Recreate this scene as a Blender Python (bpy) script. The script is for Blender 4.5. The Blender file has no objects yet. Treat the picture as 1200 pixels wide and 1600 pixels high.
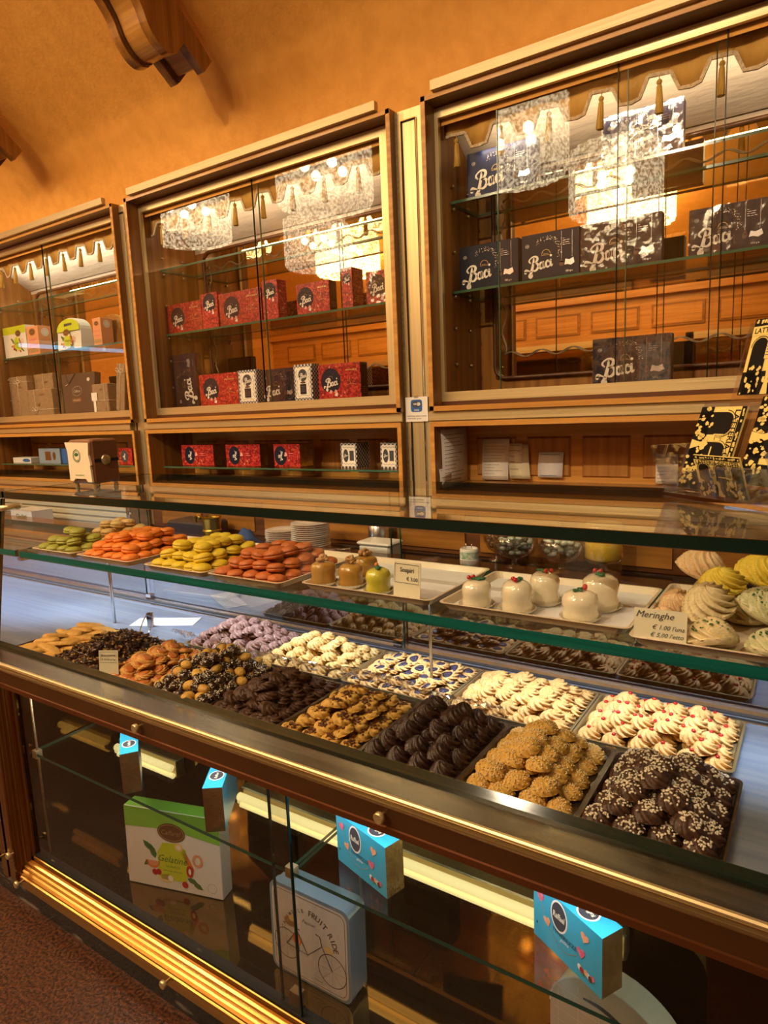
import bpy, math, random
from mathutils import Vector, Matrix
PI = math.pi
rnd = random.Random(7)
scn = bpy.context.scene
COL = scn.collection

# ------------------------------------------------------------------ camera, light, exposure
cam_d = bpy.data.cameras.new('camera'); cam = bpy.data.objects.new('camera', cam_d); COL.objects.link(cam)
yaw, pitch, roll = math.radians(-33.8212), math.radians(-8.7670), math.radians(-2.41227)
f_ = Vector((math.sin(yaw)*math.cos(pitch), math.cos(yaw)*math.cos(pitch), math.sin(pitch)))
r_ = Vector((math.cos(yaw), -math.sin(yaw), 0)); u_ = r_.cross(f_)
r2 = r_*math.cos(roll) + u_*math.sin(roll); u2 = -r_*math.sin(roll) + u_*math.cos(roll)
cam.matrix_world = Matrix((( r2.x, u2.x, -f_.x, 0), (r2.y, u2.y, -f_.y, 0), (r2.z, u2.z, -f_.z, 1.6), (0, 0, 0, 1)))
cam_d.sensor_fit = 'VERTICAL'; cam_d.sensor_height = 36; cam_d.sensor_width = 27
cam_d.lens = 1031.87/1600*36
cam_d.clip_start = 0.05
scn.camera = cam
scn.view_settings.view_transform = 'Standard'
scn.view_settings.look = 'None'
scn.view_settings.gamma = 1
scn.view_settings.use_curve_mapping = False
scn.view_settings.exposure = 0.0
try:
    scn.cycles.caustics_reflective = False; scn.cycles.caustics_refractive = False
    scn.cycles.sample_clamp_indirect = 4; scn.cycles.max_bounces = 12
    scn.cycles.transparent_max_bounces = 32; scn.cycles.glossy_bounces = 6; scn.cycles.diffuse_bounces = 3
    scn.cycles.use_denoising = True
except Exception:
    pass
world = bpy.data.worlds.new('world'); scn.world = world; world.use_nodes = True
world.node_tree.nodes['Background'].inputs[0].default_value = (1.0, 0.72, 0.45, 1)
world.node_tree.nodes['Background'].inputs[1].default_value = 0.42

def area(name, loc, target, sx, sy, power, color, spread=180):
    d = bpy.data.lights.new(name, 'AREA'); d.shape = 'RECTANGLE'; d.size = sx; d.size_y = sy
    d.energy = power; d.color = color; d.spread = math.radians(spread)
    o = bpy.data.objects.new(name, d); COL.objects.link(o); o.location = loc
    v = Vector(target)-Vector(loc)
    o.rotation_euler = v.to_track_quat('-Z', 'Y').to_euler()
    return o
# cool LED strip under the glass shelf of the case, aimed back over the rear trays
area('led_strip_case', (-0.75, 1.37, 1.168), (-0.75, 1.47, 0.86), 3.6, 0.02, 6.6, (0.86, 0.92, 1.0), 84)
area('led_strip_case_left', (-3.2, 1.13, 1.160), (-3.2, 1.55, 0.86), 1.6, 0.02, 9, (0.50, 0.74, 1.0), 110)
# cool strip under the ledge inside the lower case, and unseen spots added to brighten the cabinets and counter
area('led_strip_lower_case', (-.7, 1.030, .775), (-.7, 1.12, .45), 2.8, .02, 5.0, (0.92, 0.95, 1.0), 150)
def spot(name, loc, target, power, color, size=60, r=.04):
    d = bpy.data.lights.new(name, 'SPOT'); d.energy = power; d.color = color; d.spot_size = math.radians(size); d.spot_blend = .9; d.shadow_soft_size = r
    o = bpy.data.objects.new(name, d); COL.objects.link(o); o.location = loc; o.rotation_euler = (Vector(target)-Vector(loc)).to_track_quat('-Z', 'Y').to_euler()
for i_, x_ in enumerate((-5.0, -3.0, -1.2, .8)):
    spot('downlight_%d' % i_, (x_, -1.6, 3.9), (x_, 2.4, 1.7), 210, (1.0, .78, .50), 62, .03)
spot('downlight_floor', (-1.6, .35, 4.1), (-1.4, 1.25, 1.0), 80, (1.0, .80, .55), 70, .10)

# ------------------------------------------------------------------ materials
MATS = {}
def N(nt, t, **kw):
    n = nt.nodes.new(t)
    for k, v in kw.items(): setattr(n, k, v)
    return n
def mat(name, col, rough=.5, metal=0, col2=None, scale=(8, 8, 8), bump=0, bscale=None, coat=0, emit=0, spec=.5, detail=4, lo=.35, hi=.65, trans=0, sub=0, ecol=None):
    m = bpy.data.materials.new(name); m.use_nodes = True; nt = m.node_tree
    b = nt.nodes['Principled BSDF']
    b.inputs['Base Color'].default_value = (*col, 1); b.inputs['Roughness'].default_value = rough
    b.inputs['Metallic'].default_value = metal; b.inputs['Coat Weight'].default_value = coat
    b.inputs['Coat Roughness'].default_value = .08
    b.inputs['Specular IOR Level'].default_value = spec
    if trans: b.inputs['Transmission Weight'].default_value = trans
    if sub:
        b.inputs['Subsurface Weight'].default_value = sub; b.inputs['Subsurface Radius'].default_value = (.02, .01, .006); b.inputs['Subsurface Scale'].default_value = .5
    if emit:
        b.inputs['Emission Color'].default_value = (*(ecol or col), 1); b.inputs['Emission Strength'].default_value = emit
    if col2 or bump:
        tc = N(nt, 'ShaderNodeTexCoord'); mp = N(nt, 'ShaderNodeMapping'); nz = N(nt, 'ShaderNodeTexNoise')
        mp.inputs['Scale'].default_value = scale; nz.inputs['Scale'].default_value = 1; nz.inputs['Detail'].default_value = detail
        nt.links.new(tc.outputs['Object'], mp.inputs[0]); nt.links.new(mp.outputs[0], nz.inputs['Vector'])
        if col2:
            cr = N(nt, 'ShaderNodeValToRGB'); cr.color_ramp.elements[0].position = lo; cr.color_ramp.elements[1].position = hi
            cr.color_ramp.elements[0].color = (*col, 1); cr.color_ramp.elements[1].color = (*col2, 1)
            nt.links.new(nz.outputs[0], cr.inputs[0]); nt.links.new(cr.outputs[0], b.inputs['Base Color'])
        if bump:
            src = nz
            if bscale:
                mp2 = N(nt, 'ShaderNodeMapping'); mp2.inputs['Scale'].default_value = bscale
                src = N(nt, 'ShaderNodeTexNoise'); src.inputs['Scale'].default_value = 1; src.inputs['Detail'].default_value = detail
                nt.links.new(tc.outputs['Object'], mp2.inputs[0]); nt.links.new(mp2.outputs[0], src.inputs['Vector'])
            bp = N(nt, 'ShaderNodeBump'); bp.inputs['Strength'].default_value = min(1, bump); bp.inputs['Distance'].default_value = .01
            nt.links.new(src.outputs[0], bp.inputs['Height']); nt.links.new(bp.outputs[0], b.inputs['Normal'])
    MATS[name] = m
    return m
def glassmat(name, tint=(1, 1, 1), refl=(1, 1, 1), boost=1.0, rough=0.0, base=0.0, bump=0, bscale=60):
    m = bpy.data.materials.new(name); m.use_nodes = True; nt = m.node_tree; nt.nodes.clear()
    out = N(nt, 'ShaderNodeOutputMaterial'); mx = N(nt, 'ShaderNodeMixShader'); tr = N(nt, 'ShaderNodeBsdfTransparent'); gl = N(nt, 'ShaderNodeBsdfGlossy')
    tr.inputs[0].default_value = (*tint, 1); gl.inputs[0].default_value = (*refl, 1); gl.inputs['Roughness'].default_value = rough
    fr = N(nt, 'ShaderNodeFresnel'); geo = N(nt, 'ShaderNodeNewGeometry'); ior = N(nt, 'ShaderNodeMapRange')
    ior.inputs['To Min'].default_value = 1.5; ior.inputs['To Max'].default_value = 1/1.5
    nt.links.new(geo.outputs['Backfacing'], ior.inputs['Value']); nt.links.new(ior.outputs[0], fr.inputs['IOR'])
    ma = N(nt, 'ShaderNodeMath', operation='MULTIPLY_ADD', use_clamp=True); ma.inputs[1].default_value = boost; ma.inputs[2].default_value = base
    nt.links.new(fr.outputs[0], ma.inputs[0]); nt.links.new(ma.outputs[0], mx.inputs[0])
    nt.links.new(tr.outputs[0], mx.inputs[1]); nt.links.new(gl.outputs[0], mx.inputs[2]); nt.links.new(mx.outputs[0], out.inputs[0])
    if bump:
        tc = N(nt, 'ShaderNodeTexCoord'); nz = N(nt, 'ShaderNodeTexNoise'); nz.inputs['Scale'].default_value = bscale
        bp = N(nt, 'ShaderNodeBump'); bp.inputs['Strength'].default_value = bump; bp.inputs['Distance'].default_value = .01
        nt.links.new(tc.outputs['Object'], nz.inputs['Vector']); nt.links.new(nz.outputs[0], bp.inputs['Height']); nt.links.new(bp.outputs[0], gl.inputs['Normal'])
    MATS[name] = m
    return m
# wood
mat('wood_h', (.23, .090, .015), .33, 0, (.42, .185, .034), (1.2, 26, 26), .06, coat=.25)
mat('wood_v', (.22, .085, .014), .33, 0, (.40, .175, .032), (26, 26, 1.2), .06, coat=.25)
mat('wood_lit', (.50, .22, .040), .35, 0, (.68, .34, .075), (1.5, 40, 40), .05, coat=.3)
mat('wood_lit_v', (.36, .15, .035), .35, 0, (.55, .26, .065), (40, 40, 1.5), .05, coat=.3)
mat('wood_dark', (.075, .024, .008), .35, 0, (.14, .05, .014), (30, 30, 2), .05, coat=.2)
mat('wood_dark_h', (.075, .024, .008), .35, 0, (.15, .055, .016), (2, 30, 30), .05, coat=.2)
mat('brass', (.64, .52, .27), .36, .72, (.74, .62, .35), (2, 90, 90), .05)
mat('brass_v', (.64, .52, .27), .36, .72, (.74, .62, .35), (90, 90, 2), .05)
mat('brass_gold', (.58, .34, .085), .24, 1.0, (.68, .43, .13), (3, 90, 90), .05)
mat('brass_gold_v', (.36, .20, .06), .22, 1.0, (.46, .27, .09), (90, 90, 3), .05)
mat('brass_pale', (.50, .40, .22), .42, .55, (.58, .47, .27), (2, 90, 90), .05)
mat('brass_dull', (.40, .31, .16), .35, .9, (.52, .42, .24), (2, 60, 60), .05)
mat('black_gap', (.006, .005, .004), .6)
mat('bronze_face', (.085, .036, .012), .32, .35, (.11, .05, .018), (3, 12, 12))
mat('copper_strip', (.17, .06, .02), .3, .6)
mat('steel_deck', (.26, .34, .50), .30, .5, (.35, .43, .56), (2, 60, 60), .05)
mat('steel_ledge', (.34, .31, .25), .22, 1.0, (.44, .41, .35), (2, 60, 60), .05)
mat('steel', (.62, .62, .62), .25, 1.0)
mat('aluminium', (.72, .73, .75), .25, 1.0)
mat('chrome', (.85, .85, .85), .08, 1.0)
mat('mirror_amber', (.86, .66, .38), .012, 1.0)
mat('mirror_engraved', (.30, .22, .13), .35, .5)
mat('mirror_dark', (.17, .105, .035), .04, .95, (.21, .13, .045), (2, 30, 30))
mat('orange_wall', (.76, .35, .055), .72, 0, (.84, .40, .070), (14, 14, 14), .25, (45, 45, 45), detail=6)
mat('floor_terrazzo', (.028, .010, .006), .34, 0, (.135, .048, .018), (110, 110, 110), .3, detail=3, lo=.4, hi=.62)
mat('marble_black', (.006, .006, .006), .12, 0, (.25, .24, .22), (7, 7, 22), 0, detail=9, lo=.60, hi=.72)
mat('cream_quilt', (.62, .50, .36), .8, 0, (.70, .58, .42), (6, 30, 30), .5, (9, 45, 45))
mat('valance_fabric', (.56, .30, .055), .7, 0, (.68, .39, .085), (9, 3, 3), .3, (30, 30, 12))
mat('braid', (.62, .46, .27), .8, 0, (.80, .66, .44), (90, 90, 90), .8)
mat('tassel', (.62, .36, .05), .7, 0, (.80, .52, .12), (240, 240, 20), .8)
mat('glass_edge_dark', (.001, .016, .013), .10, 0, spec=.6)
mat('glass_edge_teal', (.002, .080, .068), .12, 0, (.004, .125, .105), (3, 3, 120), spec=.6)
mat('glass_edge_green', (.05, .13, .07), .15, 0, spec=.6)
glassmat('glass', (.97, .985, .975)); glassmat('glass_pane', (.985, .985, .98), boost=1.25)
glassmat('glass_top', (.90, .94, .92), boost=1.1)
glassmat('glass_shelf', (.88, .94, .92), boost=1.0)
glassmat('glass_back', (.62, .65, .66), boost=1.4, base=.30, rough=.02)
glassmat('glass_dark_window', (.80, .76, .70), boost=1.0)
glassmat('cellophane', (.97, .97, .97), boost=2.2, rough=.05, base=.20)
glassmat('acrylic', (.90, .89, .92), boost=1.6, rough=.02, base=.06)
glassmat('wrap', (.95, .95, .95), boost=1.3, rough=.10, base=.04, bump=.6, bscale=16)
mat('tray_brown', (.035, .022, .014), .25, 0, coat=.4)
mat('tray_gold', (.42, .33, .17), .3, .7)
mat('tray_cream', (.72, .60, .44), .35, 0, coat=.3)
mat('tray_paper', (.86, .86, .88), .6)
mat('paper', (.90, .87, .82), .7); mat('paper_cool', (.80, .80, .84), .7); mat('paper_grey', (.74, .70, .66), .7); mat('ink', (.05, .05, .06), .6); mat('ink_soft', (.35, .33, .33), .7)
mat('sign_cream', (.80, .75, .55), .45); mat('sign_green', (.02, .14, .05), .5)
mat('navy', (.007, .007, .022), .5, spec=.3); mat('navy_blue', (.010, .017, .075), .45, spec=.35); mat('navy_side', (.012, .012, .03), .5)
mat('letter_white', (.95, .90, .78), .4); mat('gold_foil', (.62, .44, .18), .3, .6); mat('silver_foil', (.75, .75, .78), .25, .8)
mat('choc_brown', (.10, .035, .015), .4); mat('red_print', (.55, .03, .03), .4); mat('pink_print', (.85, .42, .36), .4)
mat('sky_box', (.035, .42, .62), .32, coat=.3); mat('sky_side', (.08, .10, .15), .4); mat('gold_box', (.55, .40, .14), .22, .95, (.75, .58, .24), (30, 30, 30), .35)
mat('heart_pink', (.72, .07, .16), .6, 0, (.85, .25, .30), (200, 200, 200)); mat('heart_peach', (.85, .33, .14), .6, 0, (.9, .5, .3), (200, 200, 200))
mat('lime', (.58, .68, .02), .4); mat('lime_green', (.25, .58, .06), .4); mat('white_card', (.80, .79, .72), .4); mat('peach_card', (.80, .36, .17), .45); mat('orange_card', (.78, .24, .05), .45)
mat('bronze_oval', (.22, .11, .04), .35, .5); mat('leaf', (.05, .16, .03), .5); mat('fruit_orange', (.80, .22, .03), .5); mat('cherry', (.50, .01, .01), .25, coat=.6); mat('banana', (.85, .65, .25), .5)
mat('kraft', (.27, .18, .095), .75, 0, (.34, .24, .13), (60, 60, 60)); mat('dark_brown_card', (.075, .045, .028), .5); mat('ribbon', (.78, .68, .52), .5)
mat('tin_blue', (.30, .46, .62), .3, .35); mat('tin_face', (.66, .65, .62), .5, .0, (.74, .72, .68), (15, 15, 15)); mat('grey_print', (.14, .13, .12), .5)
mat('leatherette', (.14, .055, .022), .32, 0, (.17, .07, .03), (40, 40, 40), .1, coat=.4); mat('napkin', (.76, .62, .42), .7)
mat('porcelain', (.74, .73, .68), .2, coat=.5); mat('white_plastic', (.70, .70, .66), .4); mat('blue_cloth', (.02, .07, .20), .8); mat('gold_cup', (.65, .40, .07), .25, .9)
mat('pale_slat', (.46, .46, .36), .5); mat('wifi_blue', (.03, .13, .42), .4); mat('leaflet_yellow', (.84, .66, .20), .45); mat('leaflet_black', (.006, .004, .003), .6, spec=.2)
mat('tube_glow', (1.0, .80, .42), .5, emit=1.5, ecol=(1.0, .74, .32)); mat('tube_blue', (.5, .8, 1), .5, emit=4.0, ecol=(.35, .68, 1.0))
mat('bulb', (1, .9, .7), .5, emit=260, ecol=(1.0, .76, .46))
mat('dark_machine', (.02, .018, .02), .35); mat('candy_green', (.22, .42, .26), .6, 0, (.75, .78, .70), (60, 60, 60)); mat('candy_yellow', (.85, .58, .03), .5)
mat('nuts', (.40, .20, .07), .7, 0, (.6, .36, .15), (80, 80, 80), .6)
def baci_red(name):
    m = bpy.data.materials.new(name); m.use_nodes = True; nt = m.node_tree; b = nt.nodes['Principled BSDF']
    tc = N(nt, 'ShaderNodeTexCoord'); v = N(nt, 'ShaderNodeTexVoronoi'); v.inputs['Scale'].default_value = 130
    cr = N(nt, 'ShaderNodeValToRGB'); cr.color_ramp.interpolation = 'CONSTANT'
    e = cr.color_ramp.elements; e[0].position = 0; e[0].color = (.20, .006, .008, 1); e[1].position = .35; e[1].color = (.44, .016, .014, 1)
    for p, c in ((.62, (.58, .07, .04, 1)), (.80, (.30, .010, .012, 1)), (.90, (.72, .34, .22, 1))):
        k = e.new(p); k.color = c
    nt.links.new(tc.outputs['Object'], v.inputs['Vector']); nt.links.new(v.outputs['Color'], cr.inputs[0]); nt.links.new(cr.outputs[0], b.inputs['Base Color'])
    b.inputs['Roughness'].default_value = .35; b.inputs['Coat Weight'].default_value = .3
    MATS[name] = m
baci_red('baci_red')
def gingham(name):
    m = bpy.data.materials.new(name); m.use_nodes = True; nt = m.node_tree; b = nt.nodes['Principled BSDF']
    tc = N(nt, 'ShaderNodeTexCoord'); mp = N(nt, 'ShaderNodeMapping'); mp.inputs['Location'].default_value = (.001, .001, .001); c = N(nt, 'ShaderNodeTexChecker'); c.inputs['Scale'].default_value = 95
    c.inputs[1].default_value = (.03, .03, .04, 1); c.inputs[2].default_value = (.66, .65, .63, 1)
    nt.links.new(tc.outputs['Object'], mp.inputs[0]); nt.links.new(mp.outputs[0], c.inputs[0]); nt.links.new(c.outputs[0], b.inputs['Base Color']); b.inputs['Roughness'].default_value = .4
    MATS[name] = m
gingham('gingham')
def lampglass():
    m = bpy.data.materials.new('lamp_glass'); m.use_nodes = True; nt = m.node_tree; nt.nodes.clear()
    out = N(nt, 'ShaderNodeOutputMaterial'); tr = N(nt, 'ShaderNodeBsdfTransparent'); tr.inputs[0].default_value = (1, .93, .8, 1)
    em = N(nt, 'ShaderNodeEmission'); tc = N(nt, 'ShaderNodeTexCoord'); nz = N(nt, 'ShaderNodeTexNoise'); nz.inputs['Scale'].default_value = 34; nz.inputs['Detail'].default_value = 3
    cr = N(nt, 'ShaderNodeValToRGB'); cr.color_ramp.elements[0].position = .40; cr.color_ramp.elements[1].position = .62
    cr.color_ramp.elements[0].color = (.15, .09, .04, 1); cr.color_ramp.elements[1].color = (1, .80, .50, 1)
    em.inputs[1].default_value = 17
    nt.links.new(tc.outputs['Object'], nz.inputs['Vector']); nt.links.new(nz.outputs[0], cr.inputs[0]); nt.links.new(cr.outputs[0], em.inputs[0])
    mx = N(nt, 'ShaderNodeMixShader'); mx.inputs[0].default_value = .55
    nt.links.new(tr.outputs[0], mx.inputs[1]); nt.links.new(em.outputs[0], mx.inputs[2]); nt.links.new(mx.outputs[0], out.inputs[0])
    MATS['lamp_glass'] = m
lampglass()
# biscuits
def bmat(name, c, c2, rough=.6, coat=0, sc=90, bump=.35, sub=0):
    mat(name, c, rough, 0, c2, (sc, sc, sc), bump, coat=coat, lo=.3, hi=.7, sub=sub)
bmat('b_choc_dark', (.018, .007, .0035), (.042, .016, .007), .45, .08)
bmat('b_choc', (.040, .016, .007), (.085, .033, .013), .5, .08)
bmat('b_choc_glaze', (.016, .008, .006), (.030, .014, .009), .16, .8, 30, .1)
bmat('b_gold', (.62, .28, .055), (.78, .42, .11), .6)
bmat('b_golden_deep', (.62, .33, .055), (.78, .48, .11), .55)
bmat('b_pale', (.70, .37, .10), (.86, .56, .23), .6)
bmat('b_yellow', (.72, .42, .11), (.86, .60, .24), .6)
bmat('b_pink', (.17, .070, .060), (.42, .25, .21), .6)
bmat('b_tongue', (.66, .34, .06), (.78, .46, .12), .55)
bmat('b_tongue_edge', (.34, .13, .025), (.5, .22, .05), .6)
bmat('nib_white', (.80, .70, .52), (.86, .78, .62), .6)
bmat('nib_sugar', (.80, .56, .24), (.88, .70, .38), .5)
bmat('nib_choc', (.10, .035, .012), (.22, .09, .03), .5)
bmat('nib_nut', (.26, .12, .035), (.55, .34, .12), .6)
bmat('jam_apricot', (.55, .16, .03), (.66, .22, .05), .25, .5, 30, .1)
bmat('jam_blue', (.016, .016, .05), (.05, .05, .12), .25, .5, 120, .8)
bmat('mac_orange', (.78, .20, .018), (.84, .25, .03), .5, .1); bmat('mac_yellow', (.78, .55, .02), (.82, .62, .04), .5, .1)
bmat('mac_red', (.52, .13, .025), (.60, .17, .04), .5, .1); bmat('mac_green', (.26, .28, .03), (.34, .36, .05), .5, .1); bmat('mac_tan', (.58, .36, .12), (.70, .48, .20), .55, 0, 120)
bmat('mac_fill', (.16, .055, .02), (.22, .08, .03), .5); bmat('mac_fill_y', (.42, .27, .07), (.5, .33, .1), .5)
bmat('glaze_caramel', (.46, .25, .05), (.50, .28, .06), .16, .8, 8, .05, .1); bmat('glaze_white', (.84, .76, .56), (.86, .79, .60), .14, .9, 8, .05, .1); bmat('glaze_yellow', (.62, .55, .05), (.66, .60, .07), .2, .7, 8, .05)
bmat('mer_cream', (.70, .57, .31), (.78, .65, .38), .55); bmat('mer_peach', (.80, .48, .24), (.78, .60, .36), .55); bmat('mer_yellow', (.78, .55, .04), (.82, .62, .10), .5); bmat('mer_green', (.50, .50, .26), (.70, .66, .42), .6)
mat('paper_cup', (.80, .72, .55), .6)

# ------------------------------------------------------------------ mesh helpers
class MB:
    def __init__(s): s.v = []; s.f = []; s.m = []; s.mats = []; s.sm = []
    def mi(s, m):
        if m not in s.mats: s.mats.append(m)
        return s.mats.index(m)
    def add(s, vs, fs, m, smooth=False):
        o = len(s.v); s.v += [tuple(p) for p in vs]; k = s.mi(m)
        for f in fs: s.f.append([i+o for i in f]); s.m.append(k); s.sm.append(smooth)
        return s
    def box(s, x0, x1, y0, y1, z0, z1, m, faces=None):
        v = [(x0, y0, z0), (x1, y0, z0), (x1, y1, z0), (x0, y1, z0), (x0, y0, z1), (x1, y0, z1), (x1, y1, z1), (x0, y1, z1)]
        F = dict(b=(0, 3, 2, 1), t=(4, 5, 6, 7), f=(0, 1, 5, 4), r=(1, 2, 6, 5), k=(2, 3, 7, 6), l=(3, 0, 4, 7))
        if isinstance(m, dict):
            for k, fc in F.items(): s.add(v, [fc], m.get(k, m.get('*')))
        else: s.add(v, [F[k] for k in (faces or F)], m)
        return s
    def rbox(s, x0, x1, y0, y1, z0, z1, m, b=.004):   # box with chamfered edges (vertical and top)
        p = [(x0+b, y0), (x1-b, y0), (x1, y0+b), (x1, y1-b), (x1-b, y1), (x0+b, y1), (x0, y1-b), (x0, y0+b)]
        cx, cy = (x0+x1)/2, (y0+y1)/2
        def ins(q, d): return (q[0]-d*(1 if q[0] > cx else -1), q[1]-d*(1 if q[1] > cy else -1))
        r = [[(*ins(q, b*.8), z0) for q in p], [(*q, z0+b) for q in p], [(*q, z1-b) for q in p], [(*ins(q, b*.8), z1) for q in p]]
        vs = sum(r, []); fs = []
        for k in range(3):
            for i in range(8): j = (i+1) % 8; fs.append((k*8+i, k*8+j, k*8+8+j, k*8+8+i))
        fs += [tuple(range(7, -1, -1)), tuple(range(24, 32))]
        return s.add(vs, fs, m)
    def extx(s, prof, x0, x1, m, smooth=False, close=True):   # (y,z) profile extruded along x
        n = len(prof); vs = [(x0, *p) for p in prof]+[(x1, *p) for p in prof]
        fs = [(i, (i+1) % n, (i+1) % n+n, i+n) for i in range(n if close else n-1)]
        s.add(vs, fs, m, smooth)
        if close: s.add(vs, [tuple(range(n-1, -1, -1)), tuple(range(n, 2*n))], m)
        return s
    def extz(s, prof, z0, z1, m):
        n = len(prof); vs = [(*p, z0) for p in prof]+[(*p, z1) for p in prof]
        s.add(vs, [(i, (i+1) % n, (i+1) % n+n, i+n) for i in range(n)]+[tuple(range(n-1, -1, -1)), tuple(range(n, 2*n))], m); return s
    def exty(s, prof, y0, y1, m, smooth=False):   # (x,z) profile
        n = len(prof); vs = [(p[0], y0, p[1]) for p in prof]+[(p[0], y1, p[1]) for p in prof]
        s.add(vs, [(i, (i+1) % n, (i+1) % n+n, i+n) for i in range(n)], m, smooth)
        s.add(vs, [tuple(range(n-1, -1, -1)), tuple(range(n, 2*n))], m); return s
    def lathe(s, prof, m, n=24, c=(0, 0, 0), smooth=True, rf=None, cap=True):
        vs = []; k = len(prof)
        for (r, z) in prof:
            for i in range(n):
                a = 2*PI*i/n; rr = r*(rf(a, z) if rf else 1); vs.append((c[0]+rr*math.cos(a), c[1]+rr*math.sin(a), c[2]+z))
        fs = [(j*n+i, j*n+(i+1) % n, (j+1)*n+(i+1) % n, (j+1)*n+i) for j in range(k-1) for i in range(n)]
        s.add(vs, fs, m, smooth)
        if cap:
            if prof[0][0] > 1e-5: s.add(vs[:n], [tuple(range(n-1, -1, -1))], m)
            if prof[-1][0] > 1e-5: s.add(vs[-n:], [tuple(range(n))], m)
        return s
    def tube(s, pts, r, m, n=6, closed=False):
        P = [Vector(p) for p in pts]; vs = []; k = len(P)
        for i, p in enumerate(P):
            t = (P[min(i+1, k-1)]-P[max(i-1, 0)]) if not closed else (P[(i+1) % k]-P[i-1])
            t.normalize(); a = Vector((0, 0, 1)) if abs(t.z) < .9 else Vector((1, 0, 0)); u = t.cross(a).normalized(); w = t.cross(u)
            rr = r[i] if isinstance(r, (list, tuple)) else r
            for j in range(n): q = 2*PI*j/n; vs.append(p+u*rr*math.cos(q)+w*rr*math.sin(q))
        fs = []
        for i in range(k if closed else k-1):
            for j in range(n): fs.append((i*n+j, i*n+(j+1) % n, ((i+1) % k)*n+(j+1) % n, ((i+1) % k)*n+j))
        if not closed: fs += [tuple(range(n-1, -1, -1)), tuple(range((k-1)*n, k*n))]
        return s.add(vs, fs, m, True)
    def ball(s, c, r, m, n=8, k=6, sq=(1, 1, 1), rot=None):
        vs = [(0, 0, 1)]
        for j in range(1, k):
            for i in range(n): a = PI*j/k; b = 2*PI*i/n; vs.append((math.sin(a)*math.cos(b), math.sin(a)*math.sin(b), math.cos(a)))
        vs.append((0, 0, -1)); L = len(vs)-1
        fs = [(0, 1+i, 1+(i+1) % n) for i in range(n)]
        for j in range(k-2):
            for i in range(n): fs.append((1+j*n+i, 1+(j+1)*n+i, 1+(j+1)*n+(i+1) % n, 1+j*n+(i+1) % n))
        fs += [(L, 1+(k-2)*n+(i+1) % n, 1+(k-2)*n+i) for i in range(n)]
        out = []
        for v in vs:
            p = Vector((v[0]*r*sq[0], v[1]*r*sq[1], v[2]*r*sq[2]))
            if rot: p = rot @ p
            out.append(p+Vector(c))
        return s.add(out, fs, m, True)
    def mesh(s, name):
        me = bpy.data.meshes.new(name); me.from_pydata(s.v, [], s.f)
        for m in s.mats: me.materials.append(MATS[m])
        me.polygons.foreach_set('material_index', s.m); me.polygons.foreach_set('use_smooth', s.sm); me.update()
        return me
    def build(s, name, parent=None, loc=None, rot=None):
        return put(name, s.mesh(name), parent, loc, rot)
def put(name, me, parent=None, loc=None, rot=None):
    o = bpy.data.objects.new(name, me); COL.objects.link(o)
    if parent: o.parent = parent
    if loc is not None: o.location = loc
    if rot is not None: o.rotation_euler = rot
    return o
def tag(o, label=None, cat=None, group=None, kind=None):
    if label: o['label'] = label
    if cat: o['category'] = cat
    if group: o['group'] = group
    if kind: o['kind'] = kind
    return o
def thing(name, label, cat, loc=(0, 0, 0), rot=(0, 0, 0), group=None):
    o = bpy.data.objects.new(name, None); COL.objects.link(o); o.location = loc; o.rotation_euler = rot; o.empty_display_size = .05
    return tag(o, label, cat, group)
def structure(o, label=None, cat=None): o['kind'] = 'structure'; return o
def smooth_pts(P, n=6, closed=False):
    out = []; k = len(P)
    rng = range(k) if closed else range(k-1)
    for i in rng:
        p0 = P[(i-1) % k] if closed or i > 0 else P[i]; p1 = P[i]; p2 = P[(i+1) % k]; p3 = P[(i+2) % k] if closed or i+2 < k else P[(i+1) % k]
        for j in range(n):
            t = j/n
            out.append(tuple(.5*((2*b)+(-a+c)*t+(2*a-5*b+4*c-d)*t*t+(-a+3*b-3*c+d)*t**3) for a, b, c, d in zip(p0, p1, p2, p3)))
    if not closed: out.append(tuple(P[-1]))
    return out

# ------------------------------------------------------------------ printed artwork (flat prints on card faces)
_TXT = {}
def text_geo(st, shear=0, off=0):
    k = (st, shear, off)
    if k in _TXT: return _TXT[k]
    cu = bpy.data.curves.new('t', 'FONT'); cu.body = st; cu.size = 1; cu.shear = shear; cu.offset = off; cu.resolution_u = 2; cu.align_x = 'CENTER'; cu.align_y = 'CENTER'
    o = bpy.data.objects.new('t', cu); COL.objects.link(o); dg = bpy.context.evaluated_depsgraph_get(); dg.update()
    me = o.evaluated_get(dg).to_mesh()
    v = [(p.co.x, p.co.y) for p in me.vertices]; f = [tuple(p.vertices) for p in me.polygons]
    xs = [p[0] for p in v] or [0]; ys = [p[1] for p in v] or [0]
    w = max(xs)-min(xs) or 1; cx = (max(xs)+min(xs))/2; cy = (max(ys)+min(ys))/2; h = max(ys)-min(ys) or 1
    v = [((x-cx)/w, (y-cy)/w) for x, y in v]
    bpy.data.objects.remove(o); bpy.data.curves.remove(cu)
    _TXT[k] = (v, f, h/w); return _TXT[k]
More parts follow.
